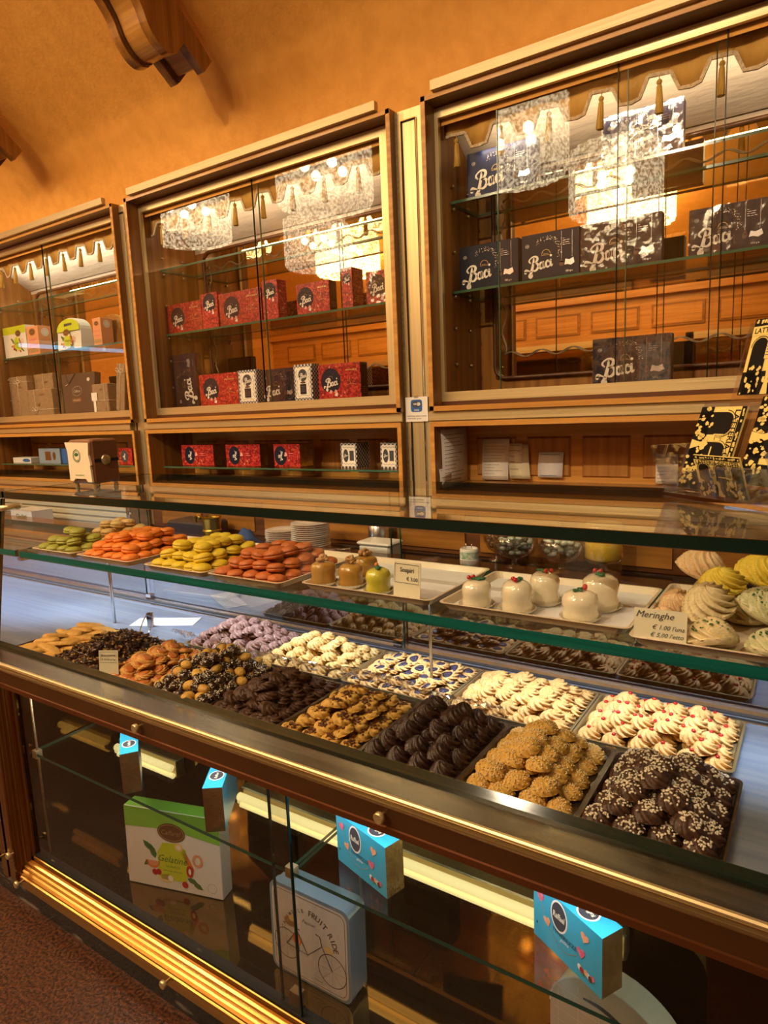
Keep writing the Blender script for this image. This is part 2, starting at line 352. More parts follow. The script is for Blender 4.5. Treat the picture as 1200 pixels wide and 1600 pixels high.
class Art(MB):
    def __init__(s, o, U, V):
        super().__init__(); s.o = Vector(o); s.U = Vector(U).normalized(); s.V = Vector(V).normalized(); s.N = s.U.cross(s.V)
    def P(s, u, v, l): return s.o+s.U*u+s.V*v+s.N*(.0006+.0003*l)
    def poly(s, pts, m, l=0): return s.add([s.P(u, v, l) for u, v in pts], [tuple(range(len(pts)))], m)
    def rect(s, u0, u1, v0, v1, m, l=0): return s.poly([(u0, v0), (u1, v0), (u1, v1), (u0, v1)], m, l)
    def disc(s, u, v, ru, rv, m, l=0, n=28, a0=0, a1=2*PI): return s.poly([(u+ru*math.cos(a0+(a1-a0)*i/n), v+rv*math.sin(a0+(a1-a0)*i/n)) for i in range(n+(a1-a0 < 6.2))], m, l)
    def ring(s, u, v, ru, rv, t, m, l=0, n=32, a0=0, a1=2*PI):
        A = [a0+(a1-a0)*i/n for i in range(n+1)]
        return s.strip([(u+ru*math.cos(a), v+rv*math.sin(a)) for a in A], t, m, l)
    def strip(s, pts, w, m, l=0, caps=False):
        L = []; k = len(pts)
        for i in range(k):
            a = pts[max(i-1, 0)]; b = pts[min(i+1, k-1)]; dx, dy = b[0]-a[0], b[1]-a[1]; q = math.hypot(dx, dy) or 1
            ww = (w[i] if isinstance(w, (list, tuple)) else w)/2
            L.append(((pts[i][0]-dy/q*ww, pts[i][1]+dx/q*ww), (pts[i][0]+dy/q*ww, pts[i][1]-dx/q*ww)))
        vs = [s.P(*p, l) for ab in L for p in ab]
        s.add(vs, [(2*i, 2*i+1, 2*i+3, 2*i+2) for i in range(k-1)], m)
        if caps:
            for p, q in ((pts[0], 0), (pts[-1], -1)):
                ww = (w[q] if isinstance(w, (list, tuple)) else w)/2; s.disc(p[0], p[1], ww, ww, m, l, 10)
        return s
    def text(s, st, u, v, w, m, l=1, rot=0, shear=0, bold=0, squash=1):
        g, f, asp = text_geo(st, shear, bold); c, sn = math.cos(rot), math.sin(rot)
        s.add([s.P(u+(x*w*c-y*w*squash*sn), v+(x*w*sn+y*w*squash*c), l) for x, y in g], f, m); return s
    def lines(s, u0, u1, v0, n, dv, m, l=1, r=None, t=.0015):
        r = r or rnd
        for i in range(n):
            a = u0
            while a < u1-.004:
                b = min(u1, a+r.uniform(.006, .02)); s.rect(a, b, v0-i*dv-t/2, v0-i*dv+t/2, m, l); a = b+.003
                if r.random() < .12: break
        return s
    def baci(s, u, v, h, m, l=2, rot=.12):
        S = [([(-.42, .02), (-.36, .17), (-.18, .14), (.02, .02), (.14, -.02)], [.20, .22, .10, .07, .05]),
             ([(.42, .98), (.36, .7), (.22, .3), (.04, -.12), (-.10, -.30), (-.02, -.42), (.10, -.36), (.12, -.2)], [.10, .16, .19, .20, .22, .22, .14, .08]),
             ([(.10, .68), (.0, .84), (.10, 1.0), (.40, 1.12), (.68, 1.02), (.70, .80), (.50, .60), (.36, .56)], [.10, .12, .09, .10, .15, .18, .12, .07]),
             ([(.42, .58), (.66, .50), (.72, .24), (.52, .02), (.30, .0), (.28, .12)], [.08, .14, .18, .15, .10, .08]),
             ([(1.14, .44), (.98, .50), (.84, .34), (.84, .12), (.96, .02), (1.08, .14), (1.16, .42)], [.08, .13, .15, .15, .12, .08, .08]),
             ([(1.17, .50), (1.12, .20), (1.18, .04), (1.30, .10)], [.13, .15, .13, .07]),
             ([(1.64, .42), (1.54, .52), (1.40, .38), (1.38, .14), (1.50, .02), (1.66, .10)], [.13, .13, .15, .15, .13, .07]),
             ([(1.80, .50), (1.76, .22), (1.80, .04), (1.92, .12)], [.14, .15, .14, .07])]
        c, sn = math.cos(rot), math.sin(rot)
        def T(p): x, y = (p[0]-.75)*h, (p[1]-.35)*h; return (u+x*c-y*sn, v+x*sn+y*c)
        for P, W in S:
            q = smooth_pts([(*p, w) for p, w in zip(P, W)], 4)
            s.strip([T(p) for p in q], [p[2]*h*1.15 for p in q], m, l, True)
        d = T((1.86, .84)); s.disc(d[0], d[1], .09*h, .09*h, m, l, 12)
        return s
    def heart(s, u, v, r, m, l=1, rot=0):
        P = []
        for i in range(20):
            t = 2*PI*i/20; x = 16*math.sin(t)**3; y = 13*math.cos(t)-5*math.cos(2*t)-2*math.cos(3*t)-math.cos(4*t); x *= r/16; y *= r/14
            P.append((u+x*math.cos(rot)-y*math.sin(rot), v+x*math.sin(rot)+y*math.cos(rot)))
        return s.poly(P, m, l)
    def leafs(s, u, v, L, a, m, l=1):
        P = [(0, 0), (.25, .2), (.6, .22), (1, 0), (.6, -.2), (.25, -.2)]
        return s.poly([(u+L*(x*math.cos(a)-y*math.sin(a)), v+L*(x*math.sin(a)+y*math.cos(a))) for x, y in P], m, l)
def front(w, d, h): return Art((0, -d/2, h/2), (1, 0, 0), (0, 0, 1))
def top_art(w, d, h): return Art((0, 0, h), (1, 0, 0), (0, 1, 0))
def side_art(w, d, h): return Art((w/2, 0, h/2), (0, 1, 0), (0, 0, 1))
def carton(name, label, loc, rz, w, d, h, m, cat='box', group=None, tilt=0, body='carton_body'):
    t = thing(name, label, cat, loc, (tilt, 0, rz), group)
    MB().rbox(-w/2, w/2, -d/2, d/2, 0, h, m, .0012).build(body, t) if not isinstance(m, dict) else MB().box(-w/2, w/2, -d/2, d/2, 0, h, m).build(body, t)
    return t

# ================================================================== THE ROOM
structure(MB().box(-9, 6, -4.6, 3.2, -.06, 0, 'floor_terrazzo').build('floor'))
cove = smooth_pts([(2.50, 2.70), (2.497, 2.83), (2.47, 2.98), (2.41, 3.10), (2.32, 3.213), (2.0, 3.475), (1.6, 3.76), (1.0, 4.10), (.2, 4.36), (-.9, 4.46)], 6)
mb = MB(); full = cove+[(y, z) for y, z in ((-2.0, 4.36), (-2.8, 4.10), (-3.4, 3.76), (-3.85, 3.40), (-4.15, 3.0))]
mb.extx(full, -9, 6, 'orange_wall', smooth=True, close=False)
structure(mb.build('ceiling'))
structure(MB().box(-9, 6, 2.90, 2.96, 0, 3.0, 'wood_dark_h').box(-9, 6, 2.50, 2.90, 2.84, 2.87, 'orange_wall').build('wall_back'))
structure(MB().box(-9.05, -9, -4.6, 3.2, 0, 4.6, 'orange_wall').build('wall_left'))
# opposite wall, seen only in the mirrors: panelled wood frieze, cornice, display windows
mb = MB().box(-9, 6, -4.3, -4.2, 0, 3.2, 'orange_wall'); mb.box(-9, 6, -4.2, -4.12, 2.45, 2.98, 'wood_lit'); mb.box(-9, 6, -4.2, -4.02, 2.98, 3.08, 'wood_lit')
for i in range(18):
    x = -8.6+i*.82
    mb.box(x, x+.66, -4.12, -4.10, 2.56, 2.86, 'wood_h'); mb.box(x+.03, x+.63, -4.10, -4.09, 2.59, 2.83, 'wood_lit')
mb.box(-9, 6, -4.2, -4.1, 0, .95, 'wood_h')
structure(mb.build('wall_front'))
for i in range(4):
    x = -8.2+i*3.3
    b = MB()
    for a in (x, x+2.5): b.box(a, a+.1, -4.2, -4.06, .95, 2.45, 'wood_lit')
    b.box(x, x+2.6, -4.2, -4.06, 2.36, 2.45, 'brass'); b.box(x, x+2.6, -4.2, -4.04, .95, 1.02, 'brass'); b.box(x+.1, x+2.5, -4.2, -4.15, 1.02, 2.36, 'mirror_dark')
    for k in range(2): b.box(x+.1, x+2.5, -4.15, -4.07, 1.45+k*.42, 1.46+k*.42, 'glass_edge_green')
    structure(b.build('window_%d' % (i+1)))
for i, x in enumerate((-5.4, -2.1, 1.2)):
    structure(MB().box(x, x+.5, -4.2, -4.08, 1.0, 2.45, 'wood_lit').box(x+.07, x+.43, -4.08, -4.07, 1.2, 2.3, 'paper').build('trim_%d' % (i+5)))
# long blue-white tube on the far left wall (its reflection crosses the left cabinet)
t = thing('fluorescent_tube', 'blue-white fluorescent tube mirrored in the left cabinet glass', 'lamp', (-7.0, .5, 2.42))
MB().box(-.03, .03, -.75, .75, .02, .06, 'aluminium').build('housing', t); MB().tube([(0, -.72, 0), (0, .72, 0)], .02, 'tube_blue', 8).build('tube', t)

# wooden corbels on the vault
def at_cove(t):   # t = distance up the slope from the corbel foot
    return Vector((0, 2.255-.766*t*1.0, 3.137+.643*t))
def corbel(X, label):
    t = thing('corbel', label, 'corbel', (X, 2.32, 3.213), group='carved corbels under the vault')
    T = Vector((-.774, .633)); Nn = Vector((-.633, -.774))
    def prof(pts, x0, x1, m, name):
        P = []
        for a, n in pts: P.append((2.255-2.32+T.x*a+Nn.x*n, 3.137-3.213+T.y*a+Nn.y*n))
        MB().extx(P, x0, x1, m).build(name, t)
    bul = smooth_pts([(.125, .155), (.15, .19), (.20, .205), (.26, .195), (.32, .165), (.38, .150), (.44, .145)], 4)
    back = [(1.6, .0), (.8, -.055), (.3, -.02), (0, -.004)]
    outer = [(0, .075), (.125, .082)]+bul+[(.445, .175), (.50, .175), (.505, .15), (.8, .13), (1.6, .13)]+back
    inner = [(a, n-.022 if n > .07 else n) for a, n in outer]
    inner[0] = (.02, .05)
    side = [(a, n-.010 if n > .07 else n) for a, n in outer]
    for a, b in ((-.11, -.068), (.068, .11)): prof(outer, a, b, 'wood_v', 'side_moulding')
    prof(side, -.068, -.058, 'wood_dark', 'bead'); prof(side, .058, .068, 'wood_dark', 'bead')
    prof(inner, -.058, .058, 'wood_lit', 'centre_panel')
corbel(-2.43, 'carved wooden corbel on the orange vault above the middle cabinet')
corbel(-3.99, 'carved wooden corbel at the left edge, above the left cabinet')

# chandeliers (seen in the glass and the mirrors)
for i, (x, y, z, lb) in enumerate(((-6.15, -.43, 3.60, 'textured glass drum chandelier mirrored at the left of the middle cabinet'),
                                   (-4.19, -.46, 3.60, 'textured glass drum chandelier mirrored at the top centre of the middle cabinet'),
                                   (-2.42, -.90, 3.60, 'textured glass drum chandelier mirrored at the top left of the right cabinet'),
                                   (-6.0, -2.6, 3.60, 'textured glass drum chandelier mirrored lower in the middle cabinet'),
                                   (-1.95, -2.5, 3.55, 'textured glass drum chandelier mirrored between the shelves of the right cabinet'))):
    t = thing('chandelier', lb, 'chandelier', (x, y, z), group='glass drum chandeliers')
    MB().lathe([(.43, .03), (.445, 0), (.46, .05), (.46, .62)], 'lamp_glass', 40, rf=lambda a, z: 1+.035*math.cos(20*a), cap=False).build('lamp_shade', t)
    MB().lathe([(.30, .17), (.31, .15), (.32, .17), (.32, .60)], 'lamp_glass', 30, rf=lambda a, z: 1+.018*math.cos(16*a), cap=False).build('inner_shade', t)
    for k in range(4): a = k*PI/2+.5; MB().ball((0, 0, 0), .05, 'bulb', 8, 6).build('bulb', t, (.2*math.cos(a), .2*math.sin(a), .34))
    MB().lathe([(.02, .6), (.47, .62), (.47, .64), (.02, .66), (.012, .67), (.012, .86)], 'brass', 24).build('ceiling_mount', t)

# pilasters and bands of the wall unit
def pilaster(n, xc, z0=.99, z1=2.775):
    b = MB().box(xc-.065, xc+.065, 2.44, 2.50, z0, z1, 'brass_v')
    b.box(xc-.067, xc-.052, 2.436, 2.44, z0, z1, 'brass_dull')
    x0, x1, t, b0 = xc-.034, xc+.034, 2.734, 1.10
    for a, c in ((x0-.003, x0), (x1, x1+.003)): b.box(a, c, 2.434, 2.44, b0, t, 'chrome')
    for a, c in ((x0, x0+.006), (x1-.006, x1)): b.box(a, c, 2.4385, 2.44, b0, t, 'black_gap')
    b.box(x0, x1, 2.434, 2.44, t, t+.003, 'chrome'); b.box(x0, x1, 2.4385, 2.44, t-.006, t, 'black_gap')
    structure(b.build('trim_%d' % n))
pilaster(1, -3.305); pilaster(2, -1.440)
for n, (x0, x1) in enumerate(((-5.05, -3.37), (-3.24, -1.505), (-1.375, .40))):
    b = MB().box(x0, x1, 2.42, 2.50, 1.545, 1.590, 'brass_dull').box(x0, x1, 2.414, 2.42, 1.549, 1.583, 'brass')
    b.box(x0, x1, 2.40, 2.50, 1.185, 1.245, 'brass').box(x0, x1, 2.385, 2.50, 1.245, 1.262, 'wood_h')
    structure(b.build('trim_%d' % (n+8)))

def wall_cabinet(label, X0, X1, seams, gap_left=0, shelf=(2.080, 2.436), tx=(), seed=1):
    r = random.Random(seed)
    t = thing('wall_cabinet', label, 'cabinet', ((X0+X1)/2, 2.40, 1.588)); ox, oy, oz = (X0+X1)/2, 2.40, 1.588
    def B(): return MB()
    def fin(b, name, par=t):
        b.v = [(x-ox, y-oy, z-oz) for x, y, z in b.v]; return b.build(name, par)
    Z0, Z1 = 1.588, 2.780
    b = B(); w = .018
    b.box(X0, X1, 2.40, 2.86, Z0, Z0+w, 'wood_h'); b.box(X0, X1, 2.40, 2.86, Z1-w, Z1, 'wood_h')
    b.box(X0, X0+w, 2.40, 2.86, Z0+w, Z1-w, 'wood_v'); b.box(X1-w, X1, 2.40, 2.86, Z0+w, Z1-w, 'wood_v')
    # lit front lips
    fin(b, 'carcass')
    b = B()
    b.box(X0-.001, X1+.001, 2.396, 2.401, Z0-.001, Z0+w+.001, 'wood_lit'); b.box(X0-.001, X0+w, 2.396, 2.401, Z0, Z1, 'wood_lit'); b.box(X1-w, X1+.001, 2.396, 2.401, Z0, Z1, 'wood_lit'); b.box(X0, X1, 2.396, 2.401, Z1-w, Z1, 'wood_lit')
    fin(b, 'front_lip')
    fin(B().box(X0+.055, X1-.055, 2.375, 2.40, Z1+.002, Z1+.036, 'brass_pale'), 'cornice_strip')
    # brass door frame
    gx0, gx1, gz0, gz1 = X0+.034, X1-.099, 1.663, 2.720
    b = B(); fx0, fx1, fz0, fz1 = X0+.004, X1-w, Z0+w, Z1-w; fy, fb = 2.470, 2.488
    def quad(P): b.add([(x, fy, z) for x, z in P], [(0, 1, 2, 3)], 'brass' if abs(P[0][0]-P[1][0]) > abs(P[0][1]-P[3][1]) else 'brass_v')
    ox1 = gx1+.034; oz0 = 1.624; oz1 = gz1+.036
    b.box(fx0, fx1, fy+.001, fb, fz0, oz0, 'wood_dark_h'); b.box(fx0, fx1, fy+.001, fb, oz1, fz1, 'wood_dark_h'); b.box(ox1, fx1, fy+.001, fb, oz0, oz1, 'wood_dark')
    fin(b, 'door_surround')
    b = B(); o0 = gx0-.032
    def frame(P, m): b.add([(x, fy, z) for x, z in P]+[(x, fb, z) for x, z in P], [(0, 1, 2, 3), (3, 2, 6, 7), (0, 4, 5, 1), (0, 3, 7, 4), (1, 5, 6, 2)], m)
    frame([(o0, oz0), (ox1, oz0), (gx1, gz0), (gx0, gz0)], 'brass'); frame([(gx0, gz1), (gx1, gz1), (ox1, oz1), (o0, oz1)], 'brass')
    frame([(o0, oz0), (gx0, gz0), (gx0, gz1), (o0, oz1)], 'brass_v'); frame([(gx1, gz0), (ox1, oz0), (ox1, oz1), (gx1, gz1)], 'brass_v')
    fin(b, 'brass_frame')
    # interior
    b = B(); ix0, ix1 = X0+.020, X1-.022
    b.box(ix0-.002, ix0, 2.49, 2.86, Z0+w, Z1-w, 'wood_v'); b.box(ix1, ix1+.002, 2.49, 2.86, Z0+w, Z1-w, 'wood_v'); b.box(ix0, ix1, 2.85, 2.86, Z0+w, Z1-w, 'wood_v')
    b.box(ix0, ix1, 2.49, 2.86, 1.648, 1.660, 'wood_dark_h')
    fin(b, 'lining')
    fin(B().box(ix0, ix1, 2.54, 2.849, 2.725, 2.735, 'cream_quilt').add([(ix0, 2.847, 2.725), (ix1, 2.847, 2.725), (ix1, 2.847, 2.56), (ix0, 2.847, 2.56)], [(0, 1, 2, 3)], 'cream_quilt').add([(ix0+.001, 2.62, 2.725), (ix1-.001, 2.62, 2.725), (ix1-.001, 2.835, 2.585), (ix0+.001, 2.835, 2.585)], [(0, 1, 2, 3)], 'cream_quilt'), 'quilted_top_panel')
    mx0, mx1, mz0, mz1 = X0+.10, X1-.10, 1.72, 2.555
    fin(B().box(mx0, mx1, 2.838, 2.846, mz0, mz1, 'mirror_amber'), 'mirror')
    # rounded mirror frame + engraved wave
    b = B(); c = .05; P = []
    for cx, cz, a0 in ((mx1-c, mz1-c, 0), (mx0+c, mz1-c, PI/2), (mx0+c, mz0+c, PI), (mx1-c, mz0+c, 1.5*PI)):
        for k in range(6): a = a0+PI/2*k/5; P.append((cx+c*math.cos(a), 2.834, cz+c*math.sin(a)))
    b.tube(P, .009, 'wood_dark', 6, closed=True); fin(b, 'mirror_frame')
    b = B()
    for ph in (0, .5):
        pts = [(mx0+.045+x*.004, 2.836, mz0+.10+.013*math.sin(x*.18+ph)) for x in range(int((mx1-mx0-.1)/.004))]
        b.tube(pts[::3], .0022, 'mirror_engraved', 4)
        pts = [(mx0+.045+x*.004, 2.836, mz1-.09+.013*math.sin(x*.18+ph)) for x in range(int((mx1-mx0-.1)/.004))]
        b.tube(pts[::3], .0022, 'mirror_engraved', 4)
        pts = [(mx0+.045+.010*math.sin(x*.18+ph), 2.836, mz0+.10+x*.004) for x in range(int((mz1-mz0-.19)/.004))]
        b.tube(pts[::3], .0022, 'mirror_engraved', 4)
    fin(b, 'engraved_wave')
    for z in shelf:
        fin(B().box(ix0+.004, ix1-.004, 2.58, 2.83, z-.010, z, {'*': 'glass_shelf', 'f': 'glass_edge_green', 'k': 'glass_edge_green', 'l': 'glass_edge_green', 'r': 'glass_edge_green'}), 'glass_shelf')
    stud = MB().tube([(-.001, 0, 0), (.012, 0, 0)], .007, 'brass_dull', 8).mesh('stud')
    for z in (1.78, 1.93, 2.06, 2.24, 2.41, 2.50):
        for y in (2.60, 2.74):
            for x, s in ((ix0, 0), (ix1, PI)): put('stud', stud, t, (x-ox, y-oy, z-oz), (0, 0, s))
    # sliding panes
    xs = [gx0+gap_left]+list(seams)+[gx1+.01]
    for k in range(len(xs)-1):
        y = 2.497 if k % 2 else 2.507
        a, c = xs[k], xs[k+1]+(.03 if k < len(xs)-2 else 0)
        pb = B().add([(a, y, gz0-.005), (c, y, gz0-.005), (c, y, gz1+.005), (a, y, gz1+.005)], [(0, 1, 2, 3)], 'glass_pane')
        for e in ([a] if (k or gap_left) else [])+([c] if k < len(xs)-2 else []): pb.box(e-.0015, e+.0015, y-.004, y+.004, gz0-.005, gz1+.005, 'glass_edge_dark' if k else 'glass_edge_green')
        fin(pb, 'glass_pane')
    # scalloped valance with tassels (hangs in the cabinet)
    v = thing('valance', 'ochre scalloped fabric valance with braid inside the '+label.split(' wall')[0].split('brass-framed ')[-1]+' cabinet', 'valance', (ox, 2.545, 2.72))
    pitch = .19; x0 = tx[0]; n0 = -int((x0-ix0)/pitch)-1
    low, high = 2.612, 2.672; line = []
    k = n0
    while x0+k*pitch-.095 < ix1:
        xc = x0+k*pitch
        line += [(xc-.090, low-.004), (xc-.062, low), (xc-.036, high-.003), (xc-.030, high), (xc+.030, high), (xc+.036, high-.003), (xc+.062, low)]; k += 1
    line = [p for p in line if ix0+.003 < p[0] < ix1-.003]
    line = [(ix0+.003, line[0][1])]+line+[(ix1-.003, line[-1][1])]
    fab = MB(); y = lambda x: .006*math.sin((x-x0)*2*PI/pitch)+.003*math.sin(x*70)
    vs = []; fs = []
    for i, (x, z) in enumerate(line):
        vs += [(x-ox, y(x), z-2.72), (x-ox, y(x)*.5, .008)]
        if i: fs.append((2*i-2, 2*i, 2*i+1, 2*i-1))
    fab.add(vs, fs, 'valance_fabric', True); fo = fab.build('fabric', v)
    sm = fo.modifiers.new('thick', 'SOLIDIFY'); sm.thickness = .003
    L = line; bv = []
    for i, (x, z) in enumerate(L):
        a = L[max(i-1, 0)]; c2 = L[min(i+1, len(L)-1)]; dx, dz = c2[0]-a[0], c2[1]-a[1]; q = math.hypot(dx, dz); nx, nz = -dz/q*.006, dx/q*.006
        for yy in (-.006, .002): bv += [(x-nx-ox, y(x)+yy, z-nz-2.72), (x+nx-ox, y(x)+yy, z+nz-2.72)]
    bf = []
    for i in range(len(L)-1):
        o = 4*i; bf += [(o, o+4, o+5, o+1), (o+2, o+3, o+7, o+6), (o, o+2, o+6, o+4), (o+1, o+5, o+7, o+3)]
    MB().add(bv, bf, 'braid').build('braid', v)
    me = None; k = n0
    while x0+k*pitch < ix1-.02:
        xc = x0+k*pitch
        if xc > ix0+.02:
            if me is None:
                q = MB().tube([(0, 0, 0), (0, 0, -.018)], .0018, 'tassel', 5)
                q.ball((0, 0, -.026), .0095, 'tassel', 10, 8); q.lathe([(.006, -.034), (.0085, -.040), (.0105, -.070), (.0135, -.122), (.011, -.124)], 'tassel', 14, rf=lambda a, z: 1+.07*math.cos(7*a))
                me = q.mesh('tassel')
            put('tassel', me, v, (xc-ox, -.006, high-2.72), (0, r.uniform(-.06, .06), r.uniform(0, 3)))
        k += 1
    return t
wall_cabinet('left brass-framed wall cabinet holding kraft and sweet boxes', -5.02, -3.315, (-4.20,), tx=(-3.668,), seed=1)
wall_cabinet('middle brass-framed wall cabinet holding red cartons', -3.206, -1.502, (-2.36,), tx=(-2.333,), seed=2)
wall_cabinet('right brass-framed wall cabinet holding dark blue cartons', -1.358, .346, (-.642, -.341), gap_left=.233, tx=(-.710,), seed=3)
for nm, x, p in (('left', -4.2, 4), ('middle', -2.35, 2.6), ('right', -.5, 2.2)):
    area('cabinet_light_'+nm, (x, 2.575, 2.600), (x, 2.80, 2.1), 1.4, .015, p*.6, (1.0, .76, .46) if nm != 'left' else (1.0, .88, .66), 150)
    area('cabinet_top_glow_'+nm, (x, 2.575, 2.605), (x, 2.70, 2.72), 1.4, .015, p*.9, (1.0, .80, .56) if nm != 'left' else (1.0, .90, .72), 160)

# open niches under the cabinets
def niche(label, X0, X1, with_shelf, rail=True):
    t = thing('open_niche', label, 'shelf unit', ((X0+X1)/2, 2.40, 1.262)); ox, oy, oz = (X0+X1)/2, 2.40, 1.262
    def fin(b, n): b.v = [(x-ox, y-oy, z-oz) for x, y, z in b.v]; return b.build(n, t)
    w = .018; z0, z1 = 1.262, 1.543
    b = MB().box(X0, X1, 2.40, 2.72, z0, z0+.008, 'wood_h').box(X0, X1, 2.40, 2.72, z1-w, z1, 'wood_h').box(X0, X0+w, 2.40, 2.72, z0, z1-w, 'wood_v').box(X1-w, X1, 2.40, 2.72, z0, z1-w, 'wood_v').box(X0, X1, 2.71, 2.72, z0, z1, 'wood_lit')
    fin(b, 'carcass')
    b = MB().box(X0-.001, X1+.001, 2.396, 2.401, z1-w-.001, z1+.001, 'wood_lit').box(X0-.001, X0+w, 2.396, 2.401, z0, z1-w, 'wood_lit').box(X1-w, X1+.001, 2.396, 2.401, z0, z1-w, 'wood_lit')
    fin(b, 'front_lip')
    x = X0+.06
    while x+.19 < X1-.02:
        b = MB(); a, c, e, f = x, x+.19, z0+.03, 1.462
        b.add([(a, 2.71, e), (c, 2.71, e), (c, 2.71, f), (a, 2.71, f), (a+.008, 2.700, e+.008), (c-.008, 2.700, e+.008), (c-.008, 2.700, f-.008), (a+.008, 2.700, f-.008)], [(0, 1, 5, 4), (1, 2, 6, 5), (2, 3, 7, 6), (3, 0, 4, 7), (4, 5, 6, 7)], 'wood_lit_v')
        fin(b, 'raised_panel'); x += .237
    if rail:
        fin(MB().rbox(X0+.002, X1-.002, 2.385, 2.400, 1.270, 1.291, 'brass', .002), 'brass_rail')
    if with_shelf:
        fin(MB().box(X0+.05, X1-w-.002, 2.46, 2.68, 1.325, 1.3335, {'*': 'glass_shelf', 'f': 'glass_edge_green', 'l': 'glass_edge_green', 'r': 'glass_edge_green'}), 'glass_shelf')
niche('open wooden niche under the left cabinet', -5.02, -3.315, True)
niche('open wooden niche under the middle cabinet', -3.206, -1.502, True)
niche('open wooden niche under the right cabinet, papers stuck inside', -1.358, .346, False)

# low cupboards behind the counter and the back worktop
mb = MB().box(-3.24, .6, 2.42, 2.50, .99, 1.185, 'wood_dark_h').box(-3.24, .6, 2.42, 2.50, 0, .95, 'wood_dark')
for i in range(9):
    x = -3.15+i*.40
    mb.box(x, x+.33, 2.412, 2.42, 1.01, 1.165, 'wood_h')
structure(mb.build('wall_panelling_back'))
t = thing('back_worktop', 'dark stone worktop against the back wall carrying plates and jars', 'worktop', (-1.8, 2.2, .95))
MB().box(-1.42, 2.4, -.16, .205, 0, .04, 'marble_black').build('top', t)
MB().box(-1.42, 2.4, -.10, .20, -.95, 0, 'wood_dark').build('cupboard_base', t)
t = thing('refrigerated_unit', 'pale slatted metal refrigerator unit behind the far left of the counter', 'refrigerator', (-4.2, 2.3, 0))
MB().box(-.8, .92, 0, .12, .0, 1.24, 'pale_slat').build('body', t)
for k in range(6): MB().rbox(-.8, .92, -.014, 0, 1.01+k*.038, 1.038+k*.038, 'pale_slat', .004).build('slat', t)
t = thing('steel_worktop', 'steel service worktop lit blue at the far left behind the case', 'worktop', (-4.0, 1.95, .94))
MB().rbox(-1.4, .72, -.0, .34, 0, .03, 'steel_deck', .004).build('top', t)
MB().box(-1.35, .68, .02, .30, -.94, 0, 'dark_machine').build('base', t)

# ================================================================== THE GLASS COUNTER
XL, XR = -2.20, 1.30
ZD = .862        # deck level
cnt = thing('display_counter', 'long brass and glass pastry display counter in front of the wall cabinets', 'display counter', (-.5, 1.35, 0))
def fin(b, n, par=cnt, rel=(-.5, 1.35, 0)):
    b.v = [(x-rel[0], y-rel[1], z-rel[2]) for x, y, z in b.v]; return b.build(n, par)
fin(MB().box(-5.0, XR, .985, 1.70, 0, .115, 'marble_black').box(-5.0, XR, .972, .985, 0, .10, 'marble_black'), 'marble_plinth')
# base moulding: brass ridges along the foot of the case
prof = [(.946, .098), (.946, .132), (.951, .134), (.951, .139), (.957, .141), (.955, .147), (.960, .150), (.966, .152), (.963, .158), (.968, .161), (.975, .163), (.972, .169), (.978, .172), (.982, .176), (.982, .192), (.995, .198), (1.01, .198), (1.01, .098)]
fin(MB().extx(prof, -2.135, XR, 'brass_gold'), 'base_moulding')
# left post with the same ridges, and the post of the next section
def post(x0, sgn, name):
    b = MB(); P = []
    for y, z in prof: P.append((x0+sgn*(z-.098), y))
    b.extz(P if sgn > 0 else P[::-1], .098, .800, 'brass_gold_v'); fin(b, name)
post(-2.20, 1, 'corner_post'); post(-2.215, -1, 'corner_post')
fin(MB().box(-5.0, -2.32, .96, .97, .12, .80, 'bronze_face').box(-5, -2.32, .955, .962, .098, .20, 'brass_gold'), 'side_section_panel')
b = MB()
# bumper: steel-brass ledge, bullnose, bronze face, copper strip
fin(MB().extx([(1.034, .8735), (.962, .8735), (.958, .870), (1.034, .866)], -5.0, XR, 'steel_ledge'), 'front_ledge')
fin(MB().extx([(.962, .8745), (.956, .8750), (.953, .872), (.953, .869), (.958, .868)], -5.0, XR, 'brass'), 'ledge_lip')
fin(MB().extx([(.956, .869), (.951, .868), (.951, .865), (.954, .864), (.954, .861), (.949, .860), (.949, .856), (.958, .855)], -5.0, XR, 'brass_dull'), 'ledge_beading')
fin(MB().extx([(.949, .8715-.0155), (.946, .8715-.0155), (.946, .817), (.958, .817), (.958, .856)], -5.0, XR, 'bronze_face'), 'bumper_panel')
fin(MB().extx([(.946, .817), (.942, .816), (.942, .803), (.946, .800), (.975, .800), (.975, .817)], -5.0, XR, 'copper_strip'), 'copper_strip')
fin(MB().box(-5.0, XR, .975, 1.034, .79, .8665, 'wood_dark_h'), 'ledge_core')
def screw(x, y, z):
    MB().lathe([(.0035, 0), (.0035, .012)], 'brass_dull', 10).lathe([(.0105, .012), (.0115, .014), (.0115, .020), (.0095, .022)], 'brass', 20).build('knob', cnt, (x+.5, y-1.35, z), (PI/2, 0, 0))
for x in (-2.13, -1.396, -.663, .07): screw(x, .946, .842)
for x, z in ((-2.16, .209), (-2.131, .116), (-1.393, .116), (-.66, .116), (-2.245, .167)): screw(x, .946, z)
# deck
fin(MB().box(-5.0, XR, 1.034, 1.70, .845, ZD, 'steel_deck'), 'steel_deck')
fin(MB().box(-5.0, XR, 1.605, 1.612, ZD, ZD+.006, 'aluminium').box(-5.0, XR, 1.640, 1.662, ZD, ZD+.012, 'aluminium').box(-5.0, XR, 1.618, 1.634, ZD, ZD+.002, 'black_gap'), 'sliding_track')
